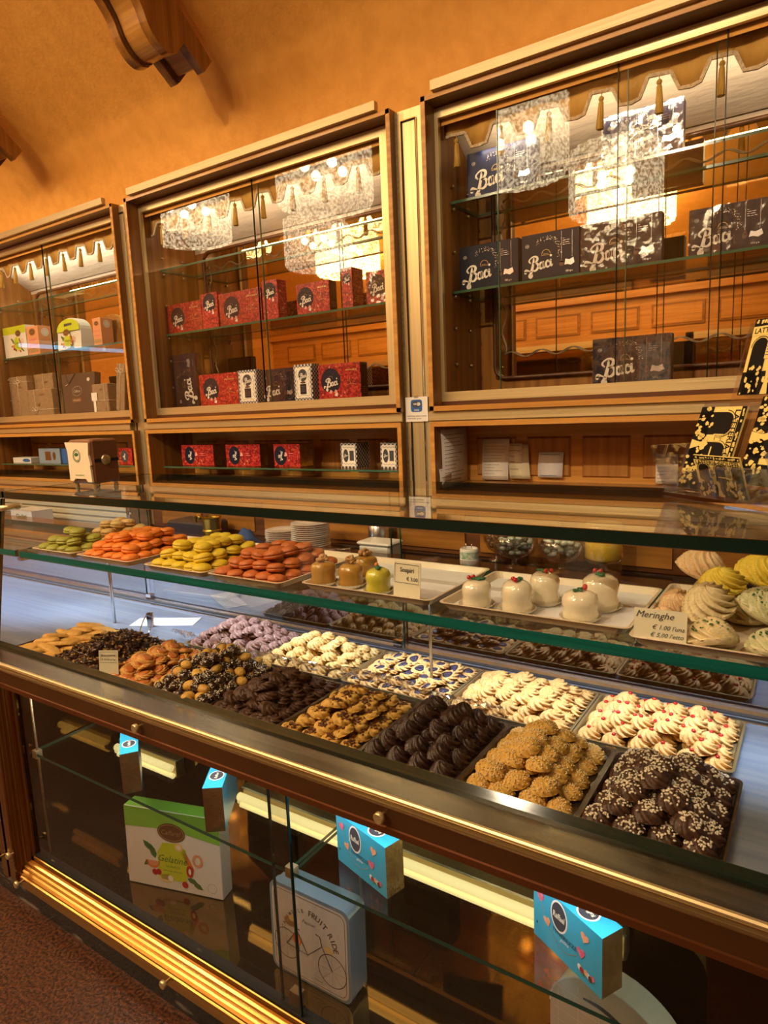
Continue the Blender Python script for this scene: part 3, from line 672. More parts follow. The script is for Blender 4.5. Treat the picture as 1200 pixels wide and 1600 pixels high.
# dark rubber gasket and the raked front glass
fin(MB().extx([(1.030, .8735), (1.030, .879), (1.046, .890), (1.046, .8735)], -2.27, XR, 'glass_edge_dark').extx([(1.031, .8735), (1.031, .884), (1.046, .884), (1.046, .8735)], -5.0, -2.29, 'glass_edge_dark'), 'glass_channel')
def rake(x0, x1, mt):
    b = MB(); y0, z0, y1, z1 = 1.034, .880, 1.112, 1.361
    b.add([(x0, y0, z0), (x1, y0, z0), (x1, y1, z1), (x0, y1, z1)], [(0, 1, 2, 3)], mt)
    for e in (x0, x1): b.add([(e, y0, z0), (e, y0+.010, z0-.0), (e, y1+.010, z1), (e, y1, z1)], [(0, 1, 2, 3)], 'glass_edge_dark')
    return b
fin(rake(-2.272, XR, 'glass'), 'front_glass'); fin(rake(-5.0, -2.285, 'glass'), 'front_glass')
# top glass
EG = {'*': 'glass_top', 'f': 'glass_edge_dark', 'k': 'glass_edge_dark', 'l': 'glass_edge_dark', 'r': 'glass_edge_dark'}
fin(MB().box(-2.262, XR, 1.113, 1.700, 1.363, 1.385, EG), 'top_glass'); fin(MB().box(-5.0, -2.275, 1.113, 1.700, 1.363, 1.385, EG), 'top_glass')
fin(MB().box(-2.26, XR, 1.1125, 1.1145, 1.385, 1.3862, 'chrome').box(-2.26, XR, 1.118, 1.122, 1.3605, 1.3625, 'aluminium'), 'edge_trim')
# middle shelf
EG2 = {'*': 'glass_shelf', 'f': 'glass_edge_teal', 'k': 'glass_edge_teal', 'l': 'glass_edge_dark', 'r': 'glass_edge_teal'}
fin(MB().box(-2.150, XR, 1.083, 1.455, 1.178, 1.199, EG2), 'middle_glass_shelf'); fin(MB().box(-5.0, -2.175, 1.083, 1.455, 1.178, 1.199, EG2), 'middle_glass_shelf')
# shelf brackets at the joint and clips
b = MB().tube([(-2.163, 1.10, 1.190), (-2.163, 1.42, 1.190)], .006, 'chrome', 8).box(-2.175, -2.150, 1.088, 1.112, 1.165, 1.203, 'chrome').tube([(-2.16, 1.40, .865), (-2.16, 1.40, 1.19)], .006, 'steel', 8)
fin(b, 'shelf_bracket')
fin(MB().tube([(-2.268, 1.10, 1.33), (-2.262, 1.16, 1.33)], .010, 'brass', 10).tube([(-2.16, 1.50, 1.20), (-2.16, 1.50, 1.363)], .005, 'steel', 8), 'glass_clip')
for x in (-.84, .5): fin(MB().tube([(x, 1.448, ZD), (x, 1.448, 1.178)], .004, 'steel', 8), 'shelf_rod')
# rear sliding glass
for x0, x1, y in ((-5.0, -2.26, 1.660), (-2.30, -1.05, 1.650), (-1.09, .3, 1.660), (.26, XR, 1.650)):
    b = MB().add([(x0, y, ZD+.01), (x1, y, ZD+.01), (x1, y, 1.165), (x0, y, 1.165)], [(0, 1, 2, 3)], 'glass_back').add([(x0, y, 1.165), (x1, y, 1.165), (x1, y, 1.36), (x0, y, 1.36)], [(0, 1, 2, 3)], 'glass')
    for e in (x0, x1): b.box(e-.001, e+.001, y-.003, y+.003, ZD+.01, 1.36, 'glass_edge_teal')
    fin(b, 'rear_sliding_glass')
for x in (-2.28, -1.07): fin(MB().box(x-.014, x+.014, 1.640, 1.652, ZD+.010, ZD+.032, 'chrome'), 'door_clip')
# service shelf behind
fin(MB().rbox(-3.9, -1.60, 1.70, 1.95, .86, .885, 'steel_deck', .003), 'service_shelf')
fin(MB().box(-5.0, XR, 1.68, 1.70, 0, .845, 'dark_machine'), 'rear_panel')
# lower display compartment
zf = .198
fin(MB().box(-2.10, XR, 1.01, 1.36, .185, zf, 'mirror_dark'), 'compartment_floor')
fin(MB().box(-2.10, XR, 1.350, 1.360, zf, .845, 'mirror_dark'), 'compartment_back')
fin(MB().box(-2.115, -2.10, .99, 1.36, .185, .845, 'mirror_dark'), 'compartment_side')
fin(MB().box(-2.10, XR, 1.034, 1.36, .838, .845, 'wood_dark_h'), 'compartment_top')
fin(MB().box(-2.12, XR, .975, 1.005, .790, .800, 'black_gap').box(-2.12, XR, .998, 1.004, .772, .790, 'aluminium').box(-2.10, XR, .985, 1.012, zf-.006, zf+.004, 'black_gap'), 'door_track')
for x0, x1, y, nm in ((-2.105, -.955, .990, 'sliding_glass_door'), (-1.022, .28, 1.000, 'sliding_glass_door')):
    b = MB().add([(x0, y, zf), (x1, y, zf), (x1, y, .792), (x0, y, .792)], [(0, 1, 2, 3)], 'glass_dark_window')
    for e in (x0, x1): b.box(e-.002, e+.002, y-.003, y+.003, zf, .792, 'glass_edge_dark')
    fin(b, nm)
for x0, x1 in ((-2.095, -.990), (-.978, XR)):
    fin(MB().box(x0, x1, 1.012, 1.30, .545, .5545, {'*': 'glass_shelf', 'f': 'glass_edge_teal', 'k': 'glass_edge_teal', 'l': 'glass_edge_green', 'r': 'glass_edge_green'}), 'lower_glass_shelf')
fin(MB().box(-.996, -.972, 1.010, 1.030, .536, .562, 'brass').tube([(-.984, 1.02, .2), (-.984, 1.02, .545)], .004, 'brass_dull', 6).tube([(-.984, 1.28, .2), (-.984, 1.28, .545)], .004, 'brass_dull', 6).box(-1.0, -.97, 1.0, 1.02, .20, .24, 'brass_dull'), 'shelf_clip')
fin(MB().tube([(-2.07, 1.02, .2), (-2.07, 1.02, .79)], .004, 'brass_dull', 6).box(-2.085, -2.06, 1.010, 1.03, .536, .562, 'brass'), 'shelf_clip')
# fluorescent fittings low at the back of the compartment
for nm, x0, x1 in (('fluorescent', -1.46, -.30), ('fluorescent', -2.08, -1.76), ('fluorescent', 0.1, 1.1)):
    t = thing('fluorescent_light', 'yellowish fluorescent tube in the lower case, '+{-1.46: 'the long one behind the blue boxes', -2.08: 'short one in the left corner', 0.1: 'off to the right'}[x0], 'lamp', ((x0+x1)/2, 1.30, .43))
    L = (x1-x0)/2
    MB().rbox(-L, L, .010, .045, -.030, .035, 'brass_dull', .004).build('housing', t)
    MB().tube([(-L+.01, -.004, .012), (L-.01, -.004, .012)], .0125, 'tube_glow', 12).tube([(-L+.01, .002, -.018), (L-.01, .002, -.018)], .009, 'tube_glow', 12).build('tube', t)
    MB().lathe([(.014, -.01), (.014, .01)], 'aluminium', 12).build('end_cap', t, (-L, 0, 0), (0, PI/2, 0))

# ================================================================== CARTONS AND SWEETS IN THE CABINETS
def blue_art(a, w, h):
    a.baci(-.20*w, -.20*h, .052*w/.25, 'letter_white')
    a.ring(-.07*w, .02*h, .10*h*1.0, .10*h, .0012, 'gold_foil', 1, 20, 0, PI); a.text('PERUGINA', -.07*w, .025*h, .12*h, 'gold_foil', 2); a.strip([(-.07*w-.11*h, .0), (-.07*w+.11*h, .0)], .0009, 'gold_foil', 1)
    r = random.Random(3)
    for i in range(85):
        q = r.random()**.8; an = PI*.80-q*PI*.95; rr = h*(.32+r.uniform(-.055, .055)*(1-q*.3)); s_ = r.uniform(.0007, .0016)
        u, v = -.06*w+rr*math.cos(an), .05*h+rr*math.sin(an)
        a.poly([(u-s_, v), (u, v-s_), (u+s_, v), (u, v+s_)], r.choice(('letter_white', 'silver_foil', 'gold_foil')), 1)
    a.ring(-.40*w, .25*h, .045*h, .045*h, .0007, 'letter_white', 1, 6); a.text('100', -.40*w, .25*h, .085*h, 'letter_white', 1)
    for u in (.20*w, .38*w): a.strip([(u, .46*h), (u, -.12*h)], .0007, 'silver_foil', 1)
    a.lines(.22*w, .34*w, .30*h, 4, .045*h, 'silver_foil', 1, r, .0011)
    a.disc(.20*w, -.24*h, .055*h, .06*h, 'choc_brown', 1, 12).poly([(.165*w, -.21*h), (.20*w, -.13*h), (.24*w, -.22*h)], 'choc_brown', 1)
    a.poly([(.25*w, -.28*h), (.27*w, -.15*h), (.33*w, -.18*h), (.40*w, -.14*h), (.42*w, -.25*h), (.36*w, -.30*h), (.30*w, -.27*h)], 'silver_foil', 1)
    a.text('150 g e', .33*w, -.42*h, .16*h, 'silver_foil', 1)
def baci_blue(label, x0, w, h, z, y=2.595, wrap=False, rz=0, tilt=0, m='navy', d=.045, grp='dark blue chocolate cartons in the right cabinet'):
    t = carton('chocolate_carton', label, (x0+w/2, y+d/2, z+.001), rz, w, d, h, m, 'chocolate box', grp, tilt)
    a = front(w, d, h); blue_art(a, w, h); a.build('front_print', t)
    if wrap: wrapper(t, w, d, h)
    return t
def wrapper(t, w, d, h, m='wrap', over=.002):
    b = MB(); nx, nz = 14, 9; r = random.Random(int(w*9999))
    vs = [(-w/2-over+(w+2*over)*i/nx, -d/2-.0022-r.random()*.0016, -.0+(h+over)*j/nz) for j in range(nz+1) for i in range(nx+1)]
    b.add(vs, [(j*(nx+1)+i, j*(nx+1)+i+1, (j+1)*(nx+1)+i+1, (j+1)*(nx+1)+i) for j in range(nz) for i in range(nx)], m, True)
    b.build('clear_wrap', t)
G3 = 'dark blue chocolate cartons in the right cabinet'
baci_blue('navy chocolate carton at the left end of the top shelf, right cabinet', -1.262, .29, .168, 2.437, m='navy_blue')
baci_blue('navy chocolate carton standing right on the top shelf under the tassels', -.722, .27, .165, 2.437, m='navy_blue', wrap=True)
baci_blue('navy chocolate carton at the left end of the middle shelf, right cabinet', -1.306, .26, .170, 2.081, m='navy')
baci_blue('navy chocolate carton second from left on the middle shelf, right cabinet', -1.030, .228, .168, 2.081, y=2.590)
baci_blue('glossy film-wrapped navy carton in the centre of the middle shelf, right cabinet', -.798, .285, .168, 2.081, wrap=True)
baci_blue('navy chocolate carton at the right end of the middle shelf, right cabinet', -.425, .245, .150, 2.081, wrap=True, m='navy')
baci_blue('navy wrapped chocolate carton alone on the bottom of the right cabinet', -.752, .28, .168, 1.662, wrap=True)
baci_blue('navy chocolate carton beyond the right end of the middle shelf', -.13, .25, .165, 2.081)

def red_art(a, w, h, cx=-.2, r=.36, rot=0.0, small=False):
    cu = cx*w; R = r*h if not small else .40*w
    cv = .02*h if not small else .22*h
    a.disc(cu, cv, R, R, 'navy', 0, 32)
    q = random.Random(5)
    for i in range(40):
        an = q.uniform(.1, 3.0); rr = R*q.uniform(.45, .92); s_ = .0009; u, v = cu+rr*math.cos(an), cv+rr*math.sin(an); a.poly([(u-s_, v), (u, v-s_), (u+s_, v), (u, v+s_)], 'silver_foil', 1)
    a.ring(cu, cv+R*.18, R*.20, R*.20, .0009, 'gold_foil', 1, 14, 0, PI)
    a.baci(cu-.0*R, cv-.22*R, R*.60, 'letter_white', 2, rot+.15)
    for k, (dx, dy, m) in enumerate(((-.35, -.95, 'red_print'), (-.05, -.88, 'pink_print'), (.2, -1.0, 'red_print'), (.45, -.86, 'pink_print'), (-.1, -1.12, 'red_print'), (.5, -1.08, 'letter_white'))):
        u, v = cu+R*dx, cv+R*dy; a.poly([(u-R*.17, v-R*.1), (u+R*.12, v-R*.16), (u+R*.18, v+R*.08), (u-.02*R, v+R*.18)], m, 1)
    if not small:
        a.lines(.16*w, .42*w, .30*h, 1, .06*h, 'gold_foil', 1, q, .006)
        a.strip([(.22*w, -.02*h), (.25*w, .12*h), (.26*w, -.08*h)], .0016, 'gold_foil', 1); a.strip([(.18*w, -.12*h), (.30*w, -.08*h), (.40*w, -.12*h)], .0016, 'gold_foil', 1)
def baci_red_box(label, x0, w, h, z, wrap=False, d=.048, y=2.595, small=False, grp='red chocolate cartons in the middle cabinet', cx=None):
    t = carton('chocolate_carton', label, (x0+w/2, y+d/2, z+.001), 0, w, d, h, 'baci_red', 'chocolate box', grp)
    a = front(w, d, h); red_art(a, w, h, (-.2 if cx is None else cx) if not small else 0, small=small); a.build('front_print', t)
    s_ = side_art(w, d, h); s_.rect(-d*.42, d*.42, -h*.47, h*.47, 'bronze_face' if w > .15 else 'baci_red', 0); s_.lines(-d*.3, d*.3, -.2*h, 4, .05*h, 'gold_foil', 1); s_.build('side_print', t)
    if wrap: wrapper(t, w, d, h)
    return t
Z2, Z1 = 2.081, 1.662
baci_red_box('wide red carton in shiny film at the left end of the middle cabinet shelf', -3.175, .285, .158, Z2, True)
baci_red_box('upright narrow red carton between the two wrapped wide ones, middle cabinet', -2.887, .125, .184, Z2, small=True)
baci_red_box('wide red carton in shiny film, second wide one on the middle cabinet shelf', -2.748, .305, .166, Z2, True)
baci_red_box('upright narrow red carton at the centre of the shelf by the black glass edge', -2.432, .105, .190, Z2, small=True, d=.07)
baci_red_box('wide red carton right of centre on the shelf in the middle cabinet', -2.205, .205, .142, Z2, d=.06, cx=-.22)
baci_red_box('upright narrow red carton standing alone near the right end of the shelf', -1.925, .062, .180, Z2, small=True, d=.09)
baci_red_box('red carton half hidden by the frame at the right end of the shelf', -1.785, .20, .142, Z2, True)
t = baci_blue('tall dark carton on end in crinkled film, lower left of the middle cabinet', -3.175, .20, .30, Z1, grp='cartons on the bottom of the middle cabinet')
for ch in list(t.children):
    if ch.name.startswith('front_print'): bpy.data.objects.remove(ch)
a = Art((0, -.0225, .15), (0, 0, 1), (-1, 0, 0)); blue_art(a, .29, .19); a.build('front_print', t)
b = MB(); r = random.Random(9); nx, nz = 10, 14
vs = [(-.10+.265*i/nx, -.0262-r.random()*.004, .352*j/nz) for j in range(nz+1) for i in range(nx+1)]
b.add(vs, [(j*(nx+1)+i, j*(nx+1)+i+1, (j+1)*(nx+1)+i+1, (j+1)*(nx+1)+i) for j in range(nz) for i in range(nx)], 'wrap', True); b.build('clear_wrap', t)
GB = 'cartons on the bottom of the middle cabinet'
baci_red_box('wide red carton on the bottom of the middle cabinet, left of the gingham one', -2.932, .30, .172, Z1, grp=GB, y=2.575)
def gingham_box(label, x0, w, h, z, d=.05, y=2.575, grp=GB, sideways=False):
    t = carton('gingham_carton', label, (x0+w/2, y+d/2, z+.001), 0, w, d, h, 'gingham', 'chocolate box', grp)
    a = front(w, d, h)
    a.rect(-.40*w, .40*w, -.42*h, .42*h, 'letter_white', 0)
    if not sideways:
        for s_ in (-1, 1):
            a.strip([(s_*.33*w+.03*w*math.sin(i*.9), -.36*h+.72*h*i/30) for i in range(31)], .0018, 'ink', 1)
        a.disc(0, .20*h, .24*w, .17*h, 'ink', 1).baci(0, .17*h, .18*w, 'letter_white', 2)
        a.rect(-.17*w, .17*w, -.32*h, -.04*h, 'navy', 1); a.lines(-.12*w, .12*w, -.10*h, 4, .05*h, 'silver_foil', 2)
        a.disc(0, -.0*h, .15*w, .03*h, 'choc_brown', 1); a.strip([(-.3*w, -.38*h), (0, -.34*h), (.3*w, -.38*h)], .0015, 'ink', 1)
    else:
        a.disc(-.17*w, 0, .16*w, .26*h, 'ink', 1).baci(-.17*w, 0, .10*w, 'letter_white', 2); a.rect(.06*w, .32*w, -.2*h, .2*h, 'ink', 1)
        for v in (-.33*h, .33*h): a.strip([(-.36*w+.72*w*i/24, v+.02*h*math.sin(i)) for i in range(25)], .0014, 'ink', 1)
    a.build('front_print', t); return t
gingham_box('black and white gingham carton left of the dark wrapped one, middle cabinet', -2.628, .135, .176, Z1)
baci_blue('dark wrapped carton between the two gingham ones, middle cabinet', -2.458, .222, .168, Z1, wrap=True, y=2.58, grp=GB)
gingham_box('black and white gingham carton right of the dark wrapped one, middle cabinet', -2.236, .118, .178, Z1, d=.06)
baci_red_box('wide red carton at the right on the bottom of the middle cabinet', -2.078, .252, .166, Z1, grp=GB, y=2.575, d=.06)
# niche shelf
def niche_red(label, x0, w, h, dd):
    t = carton('chocolate_carton', label, (x0+w/2, 2.515+dd/2, 1.3345), 0, w, dd, h, 'baci_red', 'chocolate box', 'red cartons on the open niche shelf')
    a = front(w, dd, h); a.disc(-.24*w, 0, .36*h, .42*h, 'navy', 0); a.baci(-.22*w, 0, .17*h, 'letter_white', 2, 1.25)
    a.heart(-.03*w, .05*h, .10*h, 'pink_print', 1, 1.2); a.lines(.08*w, .25*w, .1*h, 2, .1*h, 'pink_print', 1); a.build('front_print', t)
    Art((w/2, 0, h/2), (0, 1, 0), (0, 0, 1)).rect(-dd*.48, dd*.48, -h*.48, h*.48, 'gold_box', 0).build('side_print', t)
niche_red('red carton at the left of the niche shelf, printed sideways', -3.06, .262, .116, .06)
niche_red('red carton in the middle of the three on the niche shelf', -2.70, .252, .116, .06)
niche_red('red carton with a clear gold side, right one on the niche shelf', -2.35, .175, .116, .10)
gingham_box('small gingham carton lying sideways on the niche shelf', -1.92, .095, .118, 1.3335, d=.10, y=2.515, grp='gingham cartons on the niche shelf', sideways=True)
gingham_box('small gingham carton at the right end of the niche shelf by the pilaster', -1.692, .09, .118, 1.3335, d=.10, y=2.515, grp='gingham cartons on the niche shelf', sideways=True)
t = carton('white_case', 'small white flat case on the niche shelf at far left', (-4.77, 2.55, 1.334), 0, .24, .09, .038, 'white_plastic', 'case'); front(.24, .09, .038).disc(.06, 0, .05, .012, 'wifi_blue').build('front_print', t)
t = carton('sweet_box', 'light blue sweet box on the niche shelf behind the napkin holder', (-4.42, 2.56, 1.334), 0, .26, .10, .102, 'tin_blue', 'box')
front(.26, .10, .102).rect(-.05, .02, -.03, .03, 'bronze_oval').disc(.06, 0, .018, .028, 'bronze_oval', 0).build('front_print', t)
carton('sweet_box', 'dark blue box end next to the light blue one, behind the napkin holder', (-4.24, 2.565, 1.334), 0, .07, .10, .10, 'wifi_blue', 'box')
t = carton('sweet_box', 'small red and black box beside the left pilaster on the niche shelf', (-3.575, 2.56, 1.334), 0, .13, .10, .102, 'baci_red', 'box'); front(.13, .10, .102).disc(-.01, 0, .035, .038, 'ink').baci(-.01, 0, .016, 'letter_white', 2, 1.2).build('front_print', t)

# left cabinet: fruit jelly boxes
def fruit_art(a, w, h, s=1.0, cu=0, cv=-.08, script='Gelatine'):
    u0, v0 = cu*w, cv*h; k = s*h
    a.poly([(u0+k*.23*x, v0+k*.25*y) for x, y in ((-.8, -1), (.8, -.95), (1, -.2), (.85, .8), (.3, 1.05), (-.6, 1), (-1, .4), (-.95, -.6))], 'lime', 1)
    a.text(script, u0, v0+k*.04, k*.42, 'leaf', 2, shear=.35); a.text('DI FRUTTA', u0, v0-k*.06, k*.20, 'leaf', 2); a.lines(u0-k*.15, u0+k*.15, v0-k*.12, 1, .01, 'leaf', 2)
    a.leafs(u0-k*.30, v0+k*.12, k*.18, 2.4, 'leaf').leafs(u0-k*.26, v0+k*.02, k*.20, 1.9, 'leaf').leafs(u0-k*.35, v0-.02*k, k*.12, 3.9, 'leaf')
    a.disc(u0-k*.30, v0-k*.02, k*.11, k*.10, 'fruit_orange', 1, 20, PI, 2*PI).disc(u0-k*.30, v0-k*.02, k*.08, k*.07, 'peach_card', 2, 20, PI, 2*PI)
    a.disc(u0-k*.28, v0-k*.17, k*.04, k*.04, 'cherry', 2).disc(u0-k*.22, v0-k*.16, k*.04, k*.04, 'cherry', 2).disc(u0+k*.16, v0-k*.27, k*.045, k*.045, 'cherry', 2)
    a.disc(u0-k*.12, v0-k*.23, k*.11, k*.055, 'banana', 1).disc(u0-k*.05, v0-k*.22, k*.04, k*.04, 'letter_white', 2)
    a.disc(u0+k*.10, v0+k*.22, k*.06, k*.055, 'banana', 2).disc(u0+k*.10, v0+k*.22, k*.03, k*.03, 'letter_white', 3)
    a.strip([(u0+k*.16, v0+k*.16), (u0+k*.22, v0+k*.05), (u0+k*.27, v0-k*.05)], k*.07, 'fruit_orange', 1, True)
    a.ring(u0+k*.36, v0+k*.08, k*.06, k*.07, k*.035, 'peach_card', 1, 12); a.disc(u0+k*.24, v0-k*.08, k*.05, k*.08, 'cherry', 2).disc(u0+k*.24, v0-k*.08, k*.02, k*.04, 'letter_white', 3)
    a.leafs(u0+k*.20, v0-k*.18, k*.16, -.3, 'leaf').leafs(u0+k*.28, v0-k*.22, k*.16, -.5, 'leaf')
def oval_logo(a, u, v, r): a.disc(u, v, r, r*.62, 'bronze_oval', 2).ring(u, v, r*.9, r*.52, r*.05, 'gold_foil', 3).text('Caffarel', u, v, r*1.4, 'gold_foil', 3, shear=.3)
t = carton('fruit_jelly_box', 'lime green and white fruit jelly box at the far left of the left cabinet shelf', (-4.835, 2.63, 2.082), 0, .30, .07, .212, 'white_card', 'sweet box')
a = front(.30, .07, .212); a.rect(-.15, .15, .055, .106, 'lime', 0); fruit_art(a, .30, .212, .9, .1); oval_logo(a, .05, .055, .035); a.build('front_print', t)
def peach_box(label, x0, w, h, d=.10, y=2.595, z=Z2):
    t = carton('fruit_jelly_box', label, (x0+w/2, y+d/2, z+.001), 0, w, d, h, 'peach_card', 'sweet box')
    a = front(w, d, h); oval_logo(a, 0, .30*h, .26*w)
    for i in range(4):
        for j in range(2): a.heart((i-1.5)*.17*w, (.02-.17*j)*h, .055*w, 'heart_pink', 1)
    a.rect(-.4*w, .4*w, -.42*h, -.28*h, 'gold_foil', 1); a.build('front_print', t)
    s_ = side_art(w, d, h); s_.disc(0, .28*h, .28*d, .28*d, 'letter_white', 1).ring(0, .28*h, .2*d, .2*d, .002, 'peach_card', 2); s_.build('side_print', t)
peach_box('peach-coloured sweet box beside the lime one in the left cabinet', -4.675, .145, .19)
peach_box('peach-coloured narrow box in front of the golden arch on the left cabinet shelf', -3.90, .085, .165, d=.085)
carton('orange_carton', 'plain orange carton at the right end of the left cabinet shelf', (-3.55, 2.66, 2.082), 0, .20, .06, .145, 'orange_card', 'sweet box')
def arch_carton(name, label, loc, w, h, d, m, capm=None):
    t = thing(name, label, 'sweet box', loc)
    P = [(-w/2, 0), (w/2, 0)]+[(w*.5*(1-.0)*math.cos(a)*(1 if abs(math.cos(a)) > .99 else .97), h*.62+h*.38*math.sin(a)) for a in [PI*i/12 for i in range(13)]]
    P[2] = (w*.5*.97, h*.62)
    n = len(P); y0, y1 = -d/2, d/2; sh = .35
    vs = [(x, y0*(1-sh*z/h), z) for x, z in P]+[(x, y1*(1-sh*z/h), z) for x, z in P]
    b = MB(); b.add(vs, [tuple(range(n-1, -1, -1))[::-1], tuple(range(2*n-1, n-1, -1))], m); b.add(vs, [(i, i+n, (i+1) % n+n, (i+1) % n) for i in range(n)], capm or m)
    b.build('carton_body', t); return t
t = arch_carton('handled_gift_box', 'white fruit jelly box with lime arched top and handle slot', (-4.20, 2.66, 2.082), .27, .205, .10, 'white_card', 'white_card')
a = Art((0, -.052, .09), (1, 0, 0), Vector((0, .085, 1)))
a.poly([(-.13, .03), (.13, .03)]+[(.128*math.cos(q), .037+.073*math.sin(q)) for q in [PI*i/12 for i in range(13)]], 'lime', 0); a.poly([(-.045, .062), (.045, .066), (.045, .080), (-.04, .080)], 'ink', 2); oval_logo(a, -.02, .022, .036); fruit_art(a, .27, .19, .95, -.02, -.20); a.build('front_print', t)
arch_carton('handled_gift_box', 'golden arched box behind the narrow peach box, left cabinet', (-3.86, 2.72, 2.082), .22, .20, .06, 'gold_box')
# kraft parcels
def parcel(label, x0, w, h, d, z=Z1, y=2.575, rz=0, tilt=0, m='kraft', bow=True, seed=1, ties=(0, .35)):
    t = thing('kraft_parcel' if m == 'kraft' else 'dark_gift_box', label, 'gift box', (x0+w/2, y+d/2, z+.001), (tilt, 0, rz), 'gift boxes on the bottom of the left cabinet')
    MB().rbox(-w/2, w/2, -d/2, d/2, 0, h, m, .004).build('box_body', t)
    a = front(w, d, h); r = random.Random(seed)
    if m == 'kraft':
        u, v = ties; b = MB(); y0 = -d/2-.002
        b.tube([(u*w, y0, .0), (u*w+.003, y0-.001, h*.5), (u*w, y0, h+.001), (u*w, d/2, h+.002)], .0016, 'ribbon', 5); b.tube([(-w/2, y0, h*(.5+v)), (w/2+.001, y0, h*(.5+v)+.002), (w/2+.002, d/2, h*(.5+v))], .0016, 'ribbon', 5)
        if bow:
            for s_ in (-1, 1): b.tube(smooth_pts([(u*w, y0-.004, h*(.5+v)), (u*w+s_*.022, y0-.008, h*(.5+v)+.016), (u*w+s_*.040, y0-.006, h*(.5+v)+.002), (u*w+s_*.02, y0-.004, h*(.5+v)-.008), (u*w, y0-.004, h*(.5+v))], 4), .0018, 'ribbon', 5); b.tube([(u*w, y0-.004, h*(.5+v)), (u*w+s_*.02, y0-.003, h*(.5+v)-.03)], .0016, 'ribbon', 5)
        b.build('string_tie', t)
        a.leafs(-.08*w, -.15*h, .12*w, .8, 'bronze_oval').leafs(-.08*w, -.15*h, .10*w, 2.2, 'bronze_oval').ring(.2*w, -.22*h, .05*w, .07*h, .0012, 'bronze_oval').text('Caffarel', .12*w, .22*h if v > .3 else .3*h, .25*w, 'bronze_oval', shear=.3)
    else:
        a.ring(0, .05*h, .14*w, .12*h, .0015, 'ribbon').text('Caffarel', 0, .05*h, .20*w, 'ribbon', shear=.3).rect(-.14*w, .14*w, -.24*h, -.12*h, 'bronze_oval').text('PIEMONTE', 0, -.18*h, .2*w, 'ribbon', 2).disc(.33*w, .32*h, .016, .012, 'ribbon')
        b = MB(); y0 = -d/2-.003
        b.tube([(-.35*w, y0, h), (-.28*w, y0, .78*h), (-.24*w, y0-.003, .74*h), (-.05*w, y0, h)], .003, 'ink', 5); b.tube([(-.24*w, y0-.003, .74*h), (-.33*w, y0-.002, .70*h)], .0025, 'ribbon', 5); b.build('ribbon_tie', t)
    a.build('front_print', t); return t
parcel('tall kraft parcel tied with string at the far left of the left cabinet', -5.0, .24, .285, .05, y=2.60, seed=1)
parcel('kraft parcel standing behind a smaller one, tied with string, left cabinet', -4.77, .24, .292, .05, y=2.66, seed=2, ties=(0, .10), bow=False)
parcel('smaller kraft parcel with a string bow standing in front, left cabinet', -4.725, .30, .180, .06, y=2.58, seed=3, ties=(-.22, -.28))
parcel('dark brown gift box with black ribbon leaning back in the left cabinet', -4.375, .385, .265, .05, y=2.60, tilt=-.12, m='dark_brown_card', seed=4)
t = parcel('small kraft parcel with a white price tag, left cabinet', -3.965, .165, .178, .07, y=2.585, seed=5, bow=False, ties=(.3, -.1))
b = MB().box(-.085, -.025, -.041, -.039, .075, .125, 'paper').box(-.07, -.045, -.040, -.038, .0, .075, 'paper'); b.build('price_tag', t)
t = parcel('tall narrow kraft parcel leaning beside the left pilaster', -3.74, .085, .29, .06, y=2.59, seed=6, bow=True, ties=(0, .35)); t.rotation_euler = (0, .17, 0)

# papers stuck in the right niche and small notices
def sheet(name, label, x0, x1, z0, z1, y, m='paper', lines=0, ink='ink_soft', skew=0, t=.0011, grp='papers stuck in the right niche', bend=.004, head=None):
    b = MB(); n = 8; vs = []; cx = (x0+x1)/2
    for j in range(n+1):
        q = j/n; zz = z0+(z1-z0)*q; yy = -bend*math.sin(q*PI)-.001*(1-q); sx = skew*(q-.5)
        vs += [(x0-cx+sx, yy, zz-z0), (x1-cx+sx, yy-.002, zz-z0)]
    fs = [(2*j, 2*j+1, 2*j+3, 2*j+2) for j in range(n)]
    t_ = thing(name, label, 'paper', (cx, y, z0), (0, 0, 0), grp)
    o = b.add(vs, fs, m, True).build('sheet', t_); sm = o.modifiers.new('s', 'SOLIDIFY'); sm.thickness = .0006
    if lines:
        r = random.Random(int(abs(x0)*1000)); a = MB(); W = x1-x0; H_ = z1-z0
        for i in range(lines):
            q = .90-.82*i/max(lines-1, 1); u = .08; end = r.uniform(.35, .92)
            if i == 0: end = .8
            while u < end:
                v = u+r.uniform(.03, .10); yy = -bend*math.sin(q*PI)-.0035; sx = skew*(q-.5)
                a.add([(x0-cx+u*W+sx, yy, q*H_-t), (x0-cx+min(v, .95)*W+sx, yy, q*H_-t), (x0-cx+min(v, .95)*W+sx, yy, q*H_+t), (x0-cx+u*W+sx, yy, q*H_+t)], [(0, 1, 2, 3)], ink); u = v+.015
        a.build('writing', t_)
    return t_
t = sheet('paper_list', 'long grey printed list on the side wall of the right niche', -.115, .115, 1.272, 1.508, 0, 'paper_grey', 13, 'ink', .0)
t.location = (-1.337, 2.560, 1.272); t.rotation_euler = (0, 0, PI/2)
t = sheet('paper_note', 'small grey paper half hidden under the long list', -.05, .05, 1.272, 1.345, 0, 'paper_grey', 3)
t.location = (-1.339, 2.475, 1.272); t.rotation_euler = (0, 0, PI/2)
sheet('handwritten_sheet', 'large handwritten sheet left of the small white cards', -1.262, -1.137, 1.275, 1.455, 2.690, 'paper', 12, 'ink_soft', .008, .0008)
sheet('paper_card', 'small white typed card overlapping the curled sheet', -1.135, -1.075, 1.350, 1.435, 2.688, 'paper', 4, 'ink')
sheet('curled_sheet', 'curled cream handwritten sheet behind the small white card', -1.14, -1.045, 1.282, 1.430, 2.693, 'sign_cream', 5, 'ink_soft', -.01)
